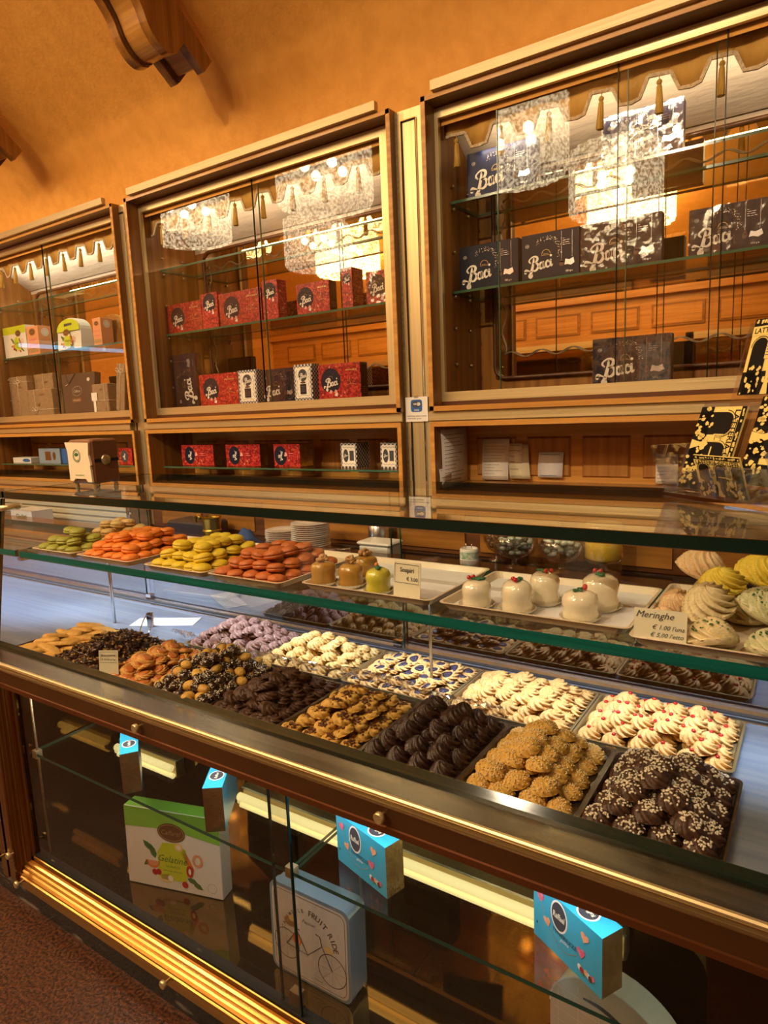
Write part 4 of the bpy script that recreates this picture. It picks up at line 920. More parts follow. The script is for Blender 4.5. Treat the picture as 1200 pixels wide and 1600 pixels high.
sheet('square_note', 'square white note with blue writing alone on a wood panel', -1.005, -.898, 1.290, 1.398, 2.692, 'paper_cool', 2, 'wifi_blue', .006)
sheet('paper_note', 'white note with yellow highlight beside the leaflet stand', -.535, -.455, 1.275, 1.390, 2.692, 'paper', 8, 'ink_soft')
t = thing('wifi_notice', 'small square wi-fi zone notice taped to the pilaster', 'sign', (-1.441, 2.434, 1.546))
MB().box(-.054, .054, -.003, 0, 0, .103, 'paper').build('card', t)
a = Art((0, -.003, .05), (1, 0, 0), (0, 0, 1)); P = [(.028*(abs(math.cos(q))**.4)*math.copysign(1, math.cos(q)), .016+.026*(abs(math.sin(q))**.4)*math.copysign(1, math.sin(q))) for q in [2*PI*i/32 for i in range(32)]]
a.poly(P, 'wifi_blue', 0).disc(0, .022, .021, .014, 'ink', 1).text('Wi', -.008, .023, .014, 'paper', 2, bold=.03).disc(.010, .023, .009, .007, 'paper', 2).text('Fi', .010, .023, .008, 'ink', 3).text('ZONE', 0, -.002, .024, 'paper', 2, bold=.02)
a.text('NETWORK: GIOLITTI-WI-FI', 0, -.027, .092, 'ink', 1).text('PASSWORD: giolitti', -.012, -.038, .066, 'ink', 1); a.build('print', t)
MB().box(-.010, .010, -.005, -.003, .098, .108, 'wrap').build('tape', t)

# ================================================================== ON THE TOP GLASS
t = thing('napkin_dispenser', 'brown leather napkin dispenser with cream napkins on the counter top', 'napkin holder', (-2.043, 1.311, 1.3852))
MB().rbox(-.066, .066, -.046, .050, .016, .160, 'leatherette', .006).build('holder', t)
b = MB(); P = [(-.060, .024), (-.040, .024), (-.030, .032), (.030, .032), (.040, .022), (.064, .022), (.060, .075), (.064, .078), (.056, .110), (.062, .150), (-.072, .152), (-.060, .120), (-.060, .070)]
b.exty([(x, z) for x, z in P], -.054, -.047, 'napkin').build('napkin', t)
a = Art((0, -.0545, .09), (1, 0, 0), (0, 0, 1)); a.ring(-.008, .018, .020, .020, .0022, 'sign_green').ring(-.008, .018, .015, .015, .0012, 'sign_green').leafs(-.02, .02, .024, .2, 'sign_green').text('GIOLITTI', -.008, .003, .022, 'sign_green').text('www.giolitti.it', 0, -.046, .05, 'sign_green'); a.build('napkin_print', t)
MB().box(.0655, .0675, -.040, .048, .086, .096, 'navy').build('strap', t); MB().lathe([(.016, 0), (.018, .003), (.012, .006), (0, .007)], 'brass_dull', 18).build('emblem', t, (.067, .0, .092), (0, PI/2, 0))
for x in (-.052, .052):
    for y in (-.036, .040): MB().lathe([(.006, 0), (.009, .004), (.006, .009), (.008, .017)], 'brass_dull', 12).build('foot', t, (x, y, 0))
# leaflet stand
ls = thing('leaflet_stand', 'clear acrylic leaflet stand at the right end of the counter top', 'leaflet stand', (-.138, 1.495, 1.3852), (0, 0, math.radians(-41)))
W = .30
def sheetb(b, P, m='acrylic', th=.003):
    P = [Vector(p) for p in P]; n = (P[1]-P[0]).cross(P[2]-P[0]).normalized()*th
    vs = P+[p+n for p in P]; k = len(P); b.add(vs, [tuple(range(k-1, -1, -1)), tuple(range(k, 2*k))]+[(i, (i+1) % k, (i+1) % k+k, i+k) for i in range(k)], m)
hw = W/2
b = MB(); sheetb(b, [(-hw, -.06, .0), (hw, -.06, .0), (hw, .16, .0), (-hw, .16, .0)]); b.build('base', ls)
b = MB(); sheetb(b, [(-hw, -.055, .012), (hw, -.055, .012), (hw, -.085, .085), (.02, -.083, .080), (-.03, -.080, .068), (-.06, -.079, .065), (-.11, -.084, .080), (-hw, -.095, .115)]); b.build('front_pocket', ls)
b = MB(); sheetb(b, [(-hw, -.020, .012), (hw, -.020, .012), (hw, .045, .20), (-hw, .045, .20)]); b.build('middle_panel', ls)
b = MB(); sheetb(b, [(-hw, .085, .10), (hw, .085, .10), (hw, .16, .37), (-hw, .16, .37)]); sheetb(b, [(-hw, .045, .20), (hw, .045, .20), (hw, .085, .20), (-hw, .085, .20)]); b.build('back_panel', ls)
for x in (-hw, hw): b = MB(); sheetb(b, [(x, -.057, .012), (x, -.020, .012), (x, .01, .115), (x, -.095, .115)]); b.build('side_wall', ls)
def leaflet(label, P0, U, V, w, h, seed):
    """P0 lower-left corner, U width direction, V height direction, in the stand's frame turned to world"""
    R = Matrix.Rotation(math.radians(-41), 3, 'Z'); U = (R @ Vector(U)).normalized(); V = (R @ Vector(V)).normalized(); o = Vector((-.138, 1.495, 1.3852))+R @ Vector(P0)
    t = thing('leaflet', label, 'leaflet', o, (0, 0, 0), 'yellow and black leaflets in the acrylic stand'); Nn = U.cross(V)
    b = MB(); v = [Vector((0, 0, 0)), U*w, U*w+V*h, V*h]; b.add(v+[p-Nn*.004 for p in v], [(0, 1, 2, 3), (7, 6, 5, 4), (0, 4, 5, 1), (1, 5, 6, 2), (2, 6, 7, 3), (3, 7, 4, 0)], 'leaflet_yellow'); b.build('pages', t)
    a = Art(U*w/2+V*h/2, U, V); r = random.Random(seed)
    a.rect(-w*.5, w*.5, h*.40, h*.5, 'leaflet_black', 0).rect(-w*.5, w*.5, h*.28, h*.40, 'leaflet_yellow', 1).text('LATTERIA GIOLITTI', 0, h*.34, w*.92, 'leaflet_black', 2, bold=.02)
    for i in range(30): u = r.uniform(-.5, .46)*w; a.rect(u, u+w*.03, h*r.uniform(.42, .45), h*r.uniform(.455, .49), 'leaflet_yellow', 1)
    for cu in (-.30, .06, .40):
        cw = .135*w; a.rect(cu*w-cw, min(cu*w+cw, .5*w), -h*.5, h*.12, 'leaflet_black', 1)
        q = [(cu*w+cw*math.cos(x), h*.12+cw*1.0*math.sin(x)) for x in [PI*i/14 for i in range(15)]]; q = [(min(u, .5*w), v) for u, v in q]; a.poly(q, 'leaflet_black', 1)
        qq = [(cu*w+cw*1.16*math.cos(x), h*.12+cw*1.16*math.sin(x)) for x in [PI*i/14 for i in range(15)]]; a.strip([(min(u, .498*w), v) for u, v in qq], .0014, 'leaflet_black', 2)
    a.rect(-.02*w, .15*w, -.02*h, .01*h, 'leaflet_yellow', 2)
    a.rect(-.5*w, .5*w, -.5*h, -.20*h, 'leaflet_black', 1)
    for i in range(60):
        u, v = r.uniform(-.48, .46)*w, r.uniform(-.49, -.12)*h; s_ = r.uniform(.006, .022)*w; a.poly([(u+s_*1.6*r.uniform(.6, 1.3)*math.cos(x), v+s_*2.2*r.uniform(.5, 1.3)*math.sin(x)) for x in [2*PI*j/6 for j in range(6)]], 'leaflet_yellow', 2)
    for cu in (-.13, .22): a.rect(cu*w-.008, cu*w+.008, -.04*h, .18*h, 'leaflet_yellow', 2); a.lines(cu*w-.006, cu*w+.006, .15*h, 5, .035*h, 'leaflet_black', 3, r)
    a.poly([(-.10*w, -.5*h), (-.07*w, -.30*h), (-.09*w, -.16*h), (-.05*w, -.10*h), (-.01*w, -.16*h), (-.02*w, -.30*h), (.02*w, -.5*h)], 'leaflet_yellow', 3)
    a.build('cover_print', t)
up = (0, .33, .945)
leaflet('yellow and black leaflet standing upright in the rear tier of the stand', (-.12, .100, .215), (1, 0, 0), (0, .26, .965), .15, .165, 1)
leaflet('yellow and black leaflet turned on its side at the left of the stand', (-.142, .030, .192), (0, -.33, -.945), (1, 0, 0), .182, .125, 2)
leaflet('yellow and black leaflet turned on its side at the right of the stand', (.015, .036, .210), (0, -.33, -.945), (1, 0, 0), .178, .125, 3)
leaflet('small yellow and black leaflet pressed against the front pocket', (-.04, -.054, .018), (1, 0, 0), (0, -.30, .95), .12, .085, 4)

# ================================================================== LOWER CASE
def blue_box(label, X, Y, rz, w=.177, h=.121, d=.050):
    t = thing('sweets_carton', label, 'sweet box', (X, Y, .5555), (0, 0, math.radians(rz)), 'sky blue heart sweet cartons in the lower case')
    # origin at the near right bottom corner
    o = MB(); o.box(-w, 0, 0, d, 0, h, {'*': 'sky_box', 'r': 'gold_box', 'l': 'gold_box', 'k': 'sky_box', 'b': 'sky_side'}); o.build('carton_body', t)
    a = Art((-w/2, 0, h/2), (1, 0, 0), (0, 0, 1))
    a.disc(-.10*w, .22*h, .125*w, .27*h, 'letter_white', 0).disc(-.10*w, .22*h, .108*w, .235*h, 'ink', 1).text('Raffael', -.10*w, .22*h, .18*w, 'sign_cream', 2, shear=.2, bold=.03, squash=1.5)
    a.heart(-.38*w, .30*h, .055*w, 'heart_pink', 1, .2).heart(-.28*w, -.04*h, .055*w, 'heart_peach', 1, .3).heart(.27*w, .26*h, .058*w, 'heart_peach', 1, -.2).heart(.22*w, -.04*h, .058*w, 'heart_pink', 1, .1)
    a.strip(smooth_pts([(-.36*w, .18*h), (-.32*w, .05*h)], 4), .0012, 'gold_foil', 0).strip(smooth_pts([(-.24*w, -.12*h), (-.12*w, -.27*h), (.02*w, -.29*h), (.16*w, -.16*h)], 5), .0012, 'gold_foil', 0)
    a.text('TENEREZZE', -.02*w, -.07*h, .36*w, 'navy_side', 1); a.text('gelèe', -.02*w, -.15*h, .13*w, 'letter_white', 1, shear=.4)
    for i, m in enumerate(('letter_white', 'cherry', 'leaf', 'heart_peach', 'letter_white', 'choc_brown', 'heart_pink')): a.disc(.20*w+i*.030*w, -.30*h-.02*h*(i % 3), .028*w, .05*h, m, 1+i % 2, 10)
    a.disc(-.44*w, -.22*h, .012*w, .025*h, 'navy_side', 1); a.build('front_print', t)
    a = Art((-w/2, d/2, h), (1, 0, 0), (0, 1, 0)); a.disc(.18*w, 0, .13*w, .40*d, 'letter_white', 0).disc(.18*w, 0, .11*w, .34*d, 'ink', 1).text('Raffael', .18*w, 0, .16*w, 'sign_cream', 2, PI, .2, .03).heart(-.15*w, .1*d, .05*w, 'heart_peach', 1).heart(-.3*w, 0, .05*w, 'heart_pink', 1); a.build('top_print', t)
blue_box('sky blue sweet carton at the left on the lower glass shelf, gold end towards us', -1.603, 1.009, -36)
blue_box('sky blue sweet carton standing end-on above the green and white box', -1.264, 1.010, -54)
blue_box('sky blue sweet carton in the middle of the lower shelf above the tin', -.738, 1.051, -16)
blue_box('sky blue sweet carton at the right end of the lower shelf', -.278, 1.040, -28)
t = thing('fruit_jelly_box', 'green and white fruit jelly box on the floor of the lower case', 'sweet box', (-1.565, 1.135, .199), (-.04, 0, math.radians(16)))
MB().rbox(-.165, .165, -.022, .030, 0, .250, 'white_card', .002).build('carton_body', t)
a = Art((0, -.022, .125), (1, 0, 0), (0, 0, 1)); a.poly([(-.164, .06), (0, .070), (.164, .045), (.164, .1245), (-.164, .1245)], 'lime_green', 0); a.rect(-.164, .164, .08, .1245, 'lime', 1) if False else None
fruit_art(a, .33, .25, .95, .0, -.14); oval_logo(a, .0, .060, .048); a.ring(.13, -.095, .015, .015, .0012, 'ink_soft', 1); a.build('front_print', t)
Art((0, .004, .25), (1, 0, 0), (0, 1, 0)).rect(-.163, .163, -.024, .024, 'lime_green', 0).build('top_print', t)
# caramel tin with a bicycle
t = thing('caramel_tin', 'pale blue caramel tin with a bicycle picture on the floor of the lower case', 'tin', (-.993, 1.105, .199), (-.03, 0, math.radians(1)))
w, h, d = .245, .24, .062; P = []
for cx, cz, a0 in ((w/2-.022, h-.022, 0), (-w/2+.022, h-.022, PI/2), (-w/2+.022, .022, PI), (w/2-.022, .022, 1.5*PI)):
    for k in range(6): q = a0+PI/2*k/5; P.append((cx+.022*math.cos(q), cz+.022*math.sin(q)))
MB().exty([(x, z) for x, z in P], -.012, d/2, 'tin_blue').build('tin_body', t)
MB().exty([(x*1.012, (z-h/2)*1.012+h/2+.0015) for x, z in P], -.036, -.012, 'tin_blue').build('lid', t)
a = Art((0, -.036, h/2), (1, 0, 0), (0, 0, 1)); a.poly([(x*.95, (z-h/2)*.95) for x, z in P], 'tin_face', 0)
L = [(x*.90, (z-h/2)*.90) for x, z in P]; a.strip(L+[L[0]], .0014, 'grey_print', 1)
txt = 'CARAMELLE FRUIT RIDE'
for i, ch in enumerate(txt):
    if ch == ' ': continue
    an = PI*.93-PI*.86*i/(len(txt)-1); big = i > 9
    a.text(ch, .084*math.cos(an), -.012+.088*math.sin(an), (.0155 if big else .0095)/text_geo(ch, 0, .02)[2], 'grey_print', 1, an-PI/2, 0, .02)
a.text('Passion', 0, .048, .04, 'grey_print', 1, 0, .4)
K_ = 1.32
_st, _dc, _rg = a.strip, a.disc, a.ring
def wheel(u, v, r):
    u, v, r = u*K_, v*K_+.002, r*K_
    a.ring(u, v, r, r, .0022, 'grey_print', 1, 28)
    for k in range(8): q = k*PI/4; a.strip([(u, v), (u+r*math.cos(q), v+r*math.sin(q))], .0005, 'grey_print', 1)
wheel(-.055, -.028, .030); wheel(.052, -.040, .032)
for Q in (((-.055, -.028), (-.030, .008), (-.005, -.032), (-.055, -.028)), ((-.030, .012), (-.005, -.032), (.030, .000), (.052, -.040)), ((.030, .0), (.026, .018), (.016, .020)), ((-.036, .013), (-.022, .012))): a.strip([(q_[0]*K_, q_[1]*K_+.002) for q_ in Q], .0032, 'grey_print', 2)
a.disc(-.059, .030, .020, .013, 'gold_foil', 2).disc(-.052, .041, .011, .008, 'banana', 3).disc(-.04, -.010, .014, .017, 'fruit_orange', 2).disc(.060, .002, .013, .009, 'banana', 2)
a.ring(.02, -.095, .024, .009, .0008, 'grey_print').text('Le Preziose', .02, -.095, .036, 'grey_print', 1, 0, .4); a.build('lid_print', t)
# cream arched case at the right
t = thing('arched_gift_case', 'cream patterned arched case with black handle slot, bottom right of the lower case', 'gift box', (-.30, 1.24, .199), (0, 0, math.radians(-12)))
P = [(-.14, 0), (.14, 0)]+[(.14*math.cos(q), .10+.115*math.sin(q)) for q in [PI*i/16 for i in range(17)]]
MB().exty(P, -.03, .03, 'tray_cream').build('case_body', t)
a = Art((0, -.03, 0), (1, 0, 0), (0, 0, 1)); a.strip(P[2:], .003, 'paper', 1)
for i in range(6): a.strip([(-.12+i*.048, .0), (-.12+i*.048, .14)], .0008, 'letter_white', 1); a.strip([(-.13, .01+i*.028), (.13, .01+i*.028)], .0008, 'letter_white', 1)
a.poly([(-.06+.12*q, .16-.03*q+.018*math.sin(q*PI)) for q in [i/8 for i in range(9)]]+[(.06-.12*q, .125+.03*q-.0+.012*math.sin(q*PI)) for q in [i/8 for i in range(9)]], 'ink', 2); a.build('front_print', t)

# ================================================================== BISCUITS ON THE DECK
def swirl(R, H, n, tw, m, depth=.22, nr=10, na=48, sx=1, sy=1, flat=.0, seed=0, tip=1.0, hole=0):
    """piped rosette: dome with twisted ridges"""
    r0 = random.Random(seed); ph = r0.uniform(0, 6); b = MB(); vs = []; e = r0.uniform(-.06, .06)
    for j in range(nr+1):
        q = j/nr            # 0 rim .. 1 top
        for i in range(na):
            a = 2*PI*i/na
            rad = math.cos(q*PI/2)**.75 if q < 1 else 0
            z = math.sin(q*PI/2)**1.15
            rid = abs(math.cos(n/2*(a+ph+tw*q)))**1.15
            k = 1-depth*1.45*(1-rid)*(1-.45*q)
            rr = R*rad*k*(1+e*math.cos(2*a)); zz = H*(z*(1-(.10+.55*depth)*(1-rid)*(1-q*.75)))
            if tip != 1 and q > .6: zz *= 1+(tip-1)*(q-.6)/.4
            if hole and q > .45: zz -= hole*((q-.45)/.55)**.8
            vs.append((rr*math.cos(a)*sx, rr*math.sin(a)*sy, zz+.001))
    fs = [(j*na+i, j*na+(i+1) % na, (j+1)*na+(i+1) % na, (j+1)*na+i) for j in range(nr) for i in range(na)]
    b.add(vs, fs, m, True); b.add([(R*.9*math.cos(2*PI*i/na)*sx, R*.9*math.sin(2*PI*i/na)*sy, 0.0) for i in range(na)]+vs[:na], [tuple(range(na-1, -1, -1))]+[(i, (i+1) % na, na+(i+1) % na, na+i) for i in range(na)], m)
    return b
def surf(R, H, u, v, sx=1, sy=1): q = min(1, math.hypot(u, v)); return (R*u*sx*.94, R*v*sy*.94, H*max(0, 1-q**2.667)**.575+.0010)
def nibs(R, H, n, s, m, seed=0, sx=1, sy=1, L=1.7, reach=.86, rice=False):
    r = random.Random(seed); b = MB()
    for k in range(n):
        q = reach*math.sqrt(r.random()); a = r.uniform(0, 2*PI); p = surf(R, H, q*math.cos(a), q*math.sin(a), sx, sy)
        rot = Matrix.Rotation(r.uniform(0, 6), 3, 'Z') @ Matrix.Rotation(r.uniform(-.6, .6), 3, 'X')
        if rice: b.ball((p[0], p[1], p[2]*.97), s, m, 5, 4, (L, 1, 1), rot)
        else:
            w = s*r.uniform(.7, 1.3); v = [rot @ Vector((x*w*L, y*w, z*w))+Vector((p[0], p[1], p[2]*.97)) for z in (-1, 1) for x, y in ((-1, -1), (1, -.8), (.8, 1), (-1, .9))]
            b.add(v, [(3, 2, 1, 0), (4, 5, 6, 7), (0, 1, 5, 4), (1, 2, 6, 5), (2, 3, 7, 6), (3, 0, 4, 7)], m)
    return b
def tongue(L, W, H, m, me, seed):
    r = random.Random(seed); vs = []; na, nr = 28, 5; b = MB(); bend = r.uniform(-.08, .08)
    for j in range(nr+1):
        q = j/nr; k = math.cos(q*PI/2)**.5 if q < 1 else 0
        for i in range(na):
            a = 2*PI*i/na; x = L/2*math.copysign(abs(math.cos(a))**.75, math.cos(a))*k; y = W/2*math.sin(a)*k*(1+.12*math.cos(a))
            vs.append((x, y+bend*x*x/L*4, H*math.sin(q*PI/2)+.001))
    b.add(vs, [(j*na+i, j*na+(i+1) % na, (j+1)*na+(i+1) % na, (j+1)*na+i) for j in range(nr) for i in range(na)], m, True)
    b.add(vs[:na], [tuple(range(na-1, -1, -1))], me); return b
def kinds(fn, n=4): return [fn(i) for i in range(n)]
def mk(b, name, **c): return (b.mesh(name), {k: v.mesh(k) for k, v in c.items()})
def place(name, proto, loc, rot, label, cat, group, scale=1):
    me, ch = proto; o = put(name, me, None, loc, rot); tag(o, label, cat, group)
    if scale != 1: o.scale = (scale,)*3
    for k, v in ch.items(): put(k, v, o)
    return o
def heap(name, protos, X0, X1, Y0, Y1, z, sx, sy, dz, layers, label, cat, group, seed, tilt=.28, rotz=None, prof=None, jit=.12, inset=.5, maxn=999):
    r = random.Random(seed); n = 0
    for L in range(layers):
        a0, a1 = X0+sx*(.5+inset*L), X1-sx*(.5+inset*L); b0, b1 = Y0+sy*(.5+inset*L*.9), Y1-sy*(.5+inset*L*.9)
        if a1 < a0-.001 or b1 < b0-.001: break
        nx = max(1, round((a1-a0)/sx)+1); ny = max(1, round((b1-b0)/sy)+1)
        for j in range(ny):
            for i in range(nx):
                if n >= maxn: return n
                if L and r.random() < .05: continue
                x = a0+(a1-a0)*(i/(nx-1) if nx > 1 else .5)+r.uniform(-jit, jit)*sx; y = b0+(b1-b0)*(j/(ny-1) if ny > 1 else .5)+r.uniform(-jit, jit)*sy
                x = min(max(x, X0+sx*.45), X1-sx*.45); y = min(max(y, Y0+sy*.45), Y1-sy*.45)
                t = 0 if L == 0 else 1
                # pieces on the rim of a layer lean outward
                lx = (y-(Y0+Y1)/2)/(Y1-Y0)*-.9*tilt*t; ly = (x-(X0+X1)/2)/(X1-X0)*.9*tilt*t
                place(name, protos[r.randrange(len(protos))], (x, y, z+L*dz+r.uniform(0, .003)), (lx+r.uniform(-tilt, tilt)*(.4+.6*t), ly+r.uniform(-tilt, tilt)*(.4+.6*t), (rotz(r) if rotz else r.uniform(0, 6.28))), label, cat, group, r.uniform(.93, 1.07)); n += 1
    return n
def tray(label, X0, X1, Y0, Y1, z, m='tray_brown', H=.014, name='biscuit_tray', flare=.006, liner=None):
    cx, cy = (X0+X1)/2, (Y0+Y1)/2; t = thing(name, label, 'tray', (cx, cy, z)); w, d = (X1-X0)/2, (Y1-Y0)/2
    def ring(a, zz, c=.014): 
        P = []
        for sx, sy, q0 in ((1, 1, 0), (-1, 1, PI/2), (-1, -1, PI), (1, -1, 1.5*PI)):
            for k in range(4): q = q0+PI/2*k/3; P.append((sx*(w+a-c)+c*math.cos(q), sy*(d+a-c)+c*math.sin(q), zz))
        return P
    R_ = [ring(-flare, 0), ring(0, H), ring(.004, H+.001), ring(.004, H-.001), ring(0, H-.002) , ring(-flare+.001, .003)]
    # order: outside bottom, outside top lip, lip edge, then inner wall to inner floor
    R_ = [ring(-flare, 0), ring(-.001, H-.002), ring(.003, H-.001), ring(.003, H), ring(-.002, H), ring(-flare-.001, .002)]
    vs = sum(R_, []); n = 16; fs = [(k*n+i, k*n+(i+1) % n, (k+1)*n+(i+1) % n, (k+1)*n+i) for k in range(5) for i in range(n)]+[tuple(range(n-1, -1, -1)), tuple(range(5*n, 6*n))]
    MB().add(vs, fs, m).build('tray_body', t)
    if liner: MB().box(-w+.012, w-.012, -d+.012, d-.012, .0022, .003, liner).build('paper_liner', t)
    return t
F0, F1 = 1.048, 1.330    # front row of trays
def fx(i): return -.092-.2365*(i+1), -.092-.2365*i-.006
# front row, right to left
spec = []
R5 = .027
p = kinds(lambda i: mk(swirl(.029, .024, 8, 1.2, 'b_choc', seed=i, tip=1.15), 'choc_rosette', sugar_nibs=nibs(.028, .0262, 60, .0019, 'nib_white', i, rice=True)))
tray('dark oblong tray of white-sprinkled dark chocolate rosettes at the right end of the front row', *fx(0), F0, F1, ZD)
a, b_ = fx(0); heap('choc_rosette', p, a+.008, b_-.008, F0+.008, F1-.010, ZD+.004, .050, .048, .0225, 5, 'chocolate rosette with white sugar grains in the rightmost front tray', 'biscuit', 'white-grained chocolate rosettes in the rightmost front tray', 1, .30)
p = kinds(lambda i: mk(swirl(.0265, .0205, 9, 1.1, 'b_golden_deep', .16, seed=10+i, sx=1.12), 'golden_rosette', sugar_nibs=nibs(.0268, .0212, 95, .0015, 'nib_sugar', i, sx=1.12, rice=True, L=1.3, reach=.98)))
tray('dark tray heaped with golden sugar-crusted biscuits, second from right in the front row', *fx(1), F0, F1, ZD)
a, b_ = fx(1); heap('golden_biscuit', p, a+.008, b_-.008, F0+.006, F1-.010, ZD+.004, .0525, .0485, .0225, 5, 'golden biscuit crusted with sugar grains in the second front tray from the right', 'biscuit', 'golden sugar-crusted biscuits in the second front tray', 2, .30, jit=.09)
p = kinds(lambda i: mk(swirl(.028, .026, 7, 1.5, 'b_choc_dark', .30, seed=20+i, tip=1.25), 'dark_rosette'))
tray('dark tray of plain dark chocolate rosettes left of the golden sugar-crusted ones', *fx(2), F0, F1, ZD)
a, b_ = fx(2); heap('dark_rosette', p, a+.008, b_-.008, F0+.008, F1-.010, ZD+.004, .050, .048, .021, 3, 'plain dark chocolate rosette in the third front tray from the right', 'biscuit', 'plain dark chocolate rosettes in the third front tray', 3, .30)
p = kinds(lambda i: mk(swirl(.0275, .018, 7, 1.0, 'b_golden_deep', .2, seed=30+i, hole=.006), 'nib_biscuit', chocolate_nibs=nibs(.020, .0155, 34, .0018, 'nib_choc', i, reach=.95)))
tray('dark tray of golden biscuits topped with chocolate nibs, fourth front tray from right', *fx(3), F0, F1, ZD)
a, b_ = fx(3); heap('nib_biscuit', p, a+.008, b_-.008, F0+.008, F1-.012, ZD+.004, .048, .045, .017, 5, 'golden biscuit topped with chocolate nibs in the fourth front tray from right', 'biscuit', 'chocolate-nib biscuits in the fourth front tray', 4, .35)
p = kinds(lambda i: mk(swirl(.029, .019, 7, 1.6, 'b_choc', .34, seed=40+i, hole=.004), 'cocoa_swirl'))
tray('dark tray of matt brown cocoa swirls, fifth front tray from the right', *fx(4), F0, F1, ZD)
a, b_ = fx(4); heap('cocoa_swirl', p, a+.008, b_-.008, F0+.008, F1-.010, ZD+.004, .047, .045, .017, 4, 'matt brown cocoa swirl in the fifth front tray from the right', 'biscuit', 'cocoa swirls in the fifth front tray', 5, .40)
def dipped(i):
    r = random.Random(50+i); b = MB()
    na, L, R = 14, .030, .0125; prof_ = []
    def seg(x0, x1, m, k=1.0, rib=.10):
        vs = []; ns = 12
        for j in range(ns+1):
            t = x0+(x1-x0)*j/ns; e = math.sqrt(max(0.0, 1-(t/L)**4))
            for q in range(na): an = 2*PI*q/na; rr = R*e*k*(1-rib*(.5+.5*math.cos(t*900))); vs.append((t, rr*1.25*math.cos(an), R+rr*math.sin(an)))
        b.add(vs, [(j*na+q, j*na+(q+1) % na, (j+1)*na+(q+1) % na, (j+1)*na+q) for j in range(ns) for q in range(na)], m, True)
    seg(-L, .004, 'b_golden_deep'); g = b; b = MB(); seg(-.001, L, 'b_choc_glaze', 1.10, .03); gl = b
    n_ = MB()
    for k in range(34):
        t = r.uniform(.002, L*.88); an = r.uniform(.0, PI); e = math.sqrt(1-(t/L)**4); rr = R*1.12*e; rot = Matrix.Rotation(r.uniform(0, 6), 3, 'Z'); n_.ball((t, rr*1.25*math.cos(an), R+rr*math.sin(an)), .0011, 'nib_white', 5, 4, (2.0, 1, 1), rot)
    return mk(g, 'dipped_finger', chocolate_dip=gl, white_sprinkles=n_)
p = kinds(dipped)
tray('dark tray of half-dipped ridged fingers with white sprinkles, sixth front tray from right', *fx(5), F0, F1, ZD)
a, b_ = fx(5); heap('dipped_finger', p, a+.006, b_-.006, F0+.006, F1-.012, ZD+.004, .046, .034, .020, 4, 'ridged biscuit finger half dipped in dark chocolate with white sprinkles', 'biscuit', 'half-dipped fingers in the sixth front tray', 6, .35, rotz=lambda r: r.uniform(-.9, .9)+(PI if r.random() < .25 else 0)-.6)
p = kinds(lambda i: mk(swirl(.0275, .014, 9, 2.2, 'b_gold', .20, seed=60+i, hole=.007), 'jam_biscuit', apricot_jam=MB().lathe([(.0150, .0080), (.0150, .0115), (.010, .0130), (0, .0134)], 'jam_apricot', 16)))
tray('dark tray of golden ring biscuits with apricot jam, third from left in the front row', *fx(6), F0, F1, ZD)
a, b_ = fx(6); heap('jam_biscuit', p, a+.006, b_-.006, F0+.006, F1-.010, ZD+.004, .048, .045, .014, 5, 'golden ring biscuit with an apricot jam centre in the front row', 'biscuit', 'apricot jam biscuits in the front row', 7, .45)
def floren(i):
    r = random.Random(70+i); b = MB(); b.ball((0, 0, .006), .022, 'b_choc_glaze', 12, 8, (1.1, .9, .35)); n_ = MB()
    for k in range(26):
        a_ = r.uniform(0, 6.28); q = .020*math.sqrt(r.random()); s_ = r.uniform(.003, .006); rot = Matrix.Rotation(r.uniform(0, 6), 3, 'Z') @ Matrix.Rotation(r.uniform(-.8, .8), 3, 'X')
        v = [rot @ Vector((x*s_, y*s_*.7, z*.0010))+Vector((q*math.cos(a_)*1.1, q*math.sin(a_), .012+r.uniform(-.003, .005))) for z in (-1, 1) for x, y in ((-1, -.6), (1, -.9), (.9, .8), (-.7, 1))]
        n_.add(v, [(3, 2, 1, 0), (4, 5, 6, 7), (0, 1, 5, 4), (1, 2, 6, 5), (2, 3, 7, 6), (3, 0, 4, 7)], 'b_choc_dark' if k % 3 else 'nib_nut')
    return mk(b, 'nut_cluster', nut_flakes=n_)
p = kinds(floren, 5)
tray('dark tray of dark nut-flake clusters, second from left in the front row', *fx(7), F0, F1, ZD)
a, b_ = fx(7); heap('nut_cluster', p, a+.004, b_-.004, F0+.006, F1-.006, ZD+.004, .040, .036, .012, 4, 'dark chocolate cluster covered in nut flakes in the second front tray from left', 'biscuit', 'nut-flake clusters in the second front tray from the left', 8, .40)
p = kinds(lambda i: mk(tongue(.094, .036, .012, 'b_tongue', 'b_tongue_edge', 80+i), 'tongue_biscuit'))
tray('dark tray of long golden tongue biscuits at the left end of the front row', fx(8)[0]+.012, fx(8)[1], F0, F1, ZD)
a, b_ = fx(8); heap('tongue_biscuit', p, a+.018, b_-.004, F0+.004, F1-.004, ZD+.004, .060, .038, .0135, 6, 'long flat golden tongue biscuit with rounded ends in the leftmost front tray', 'biscuit', 'tongue biscuits in the leftmost front tray', 9, .30, rotz=lambda r: r.uniform(.2, 1.3))
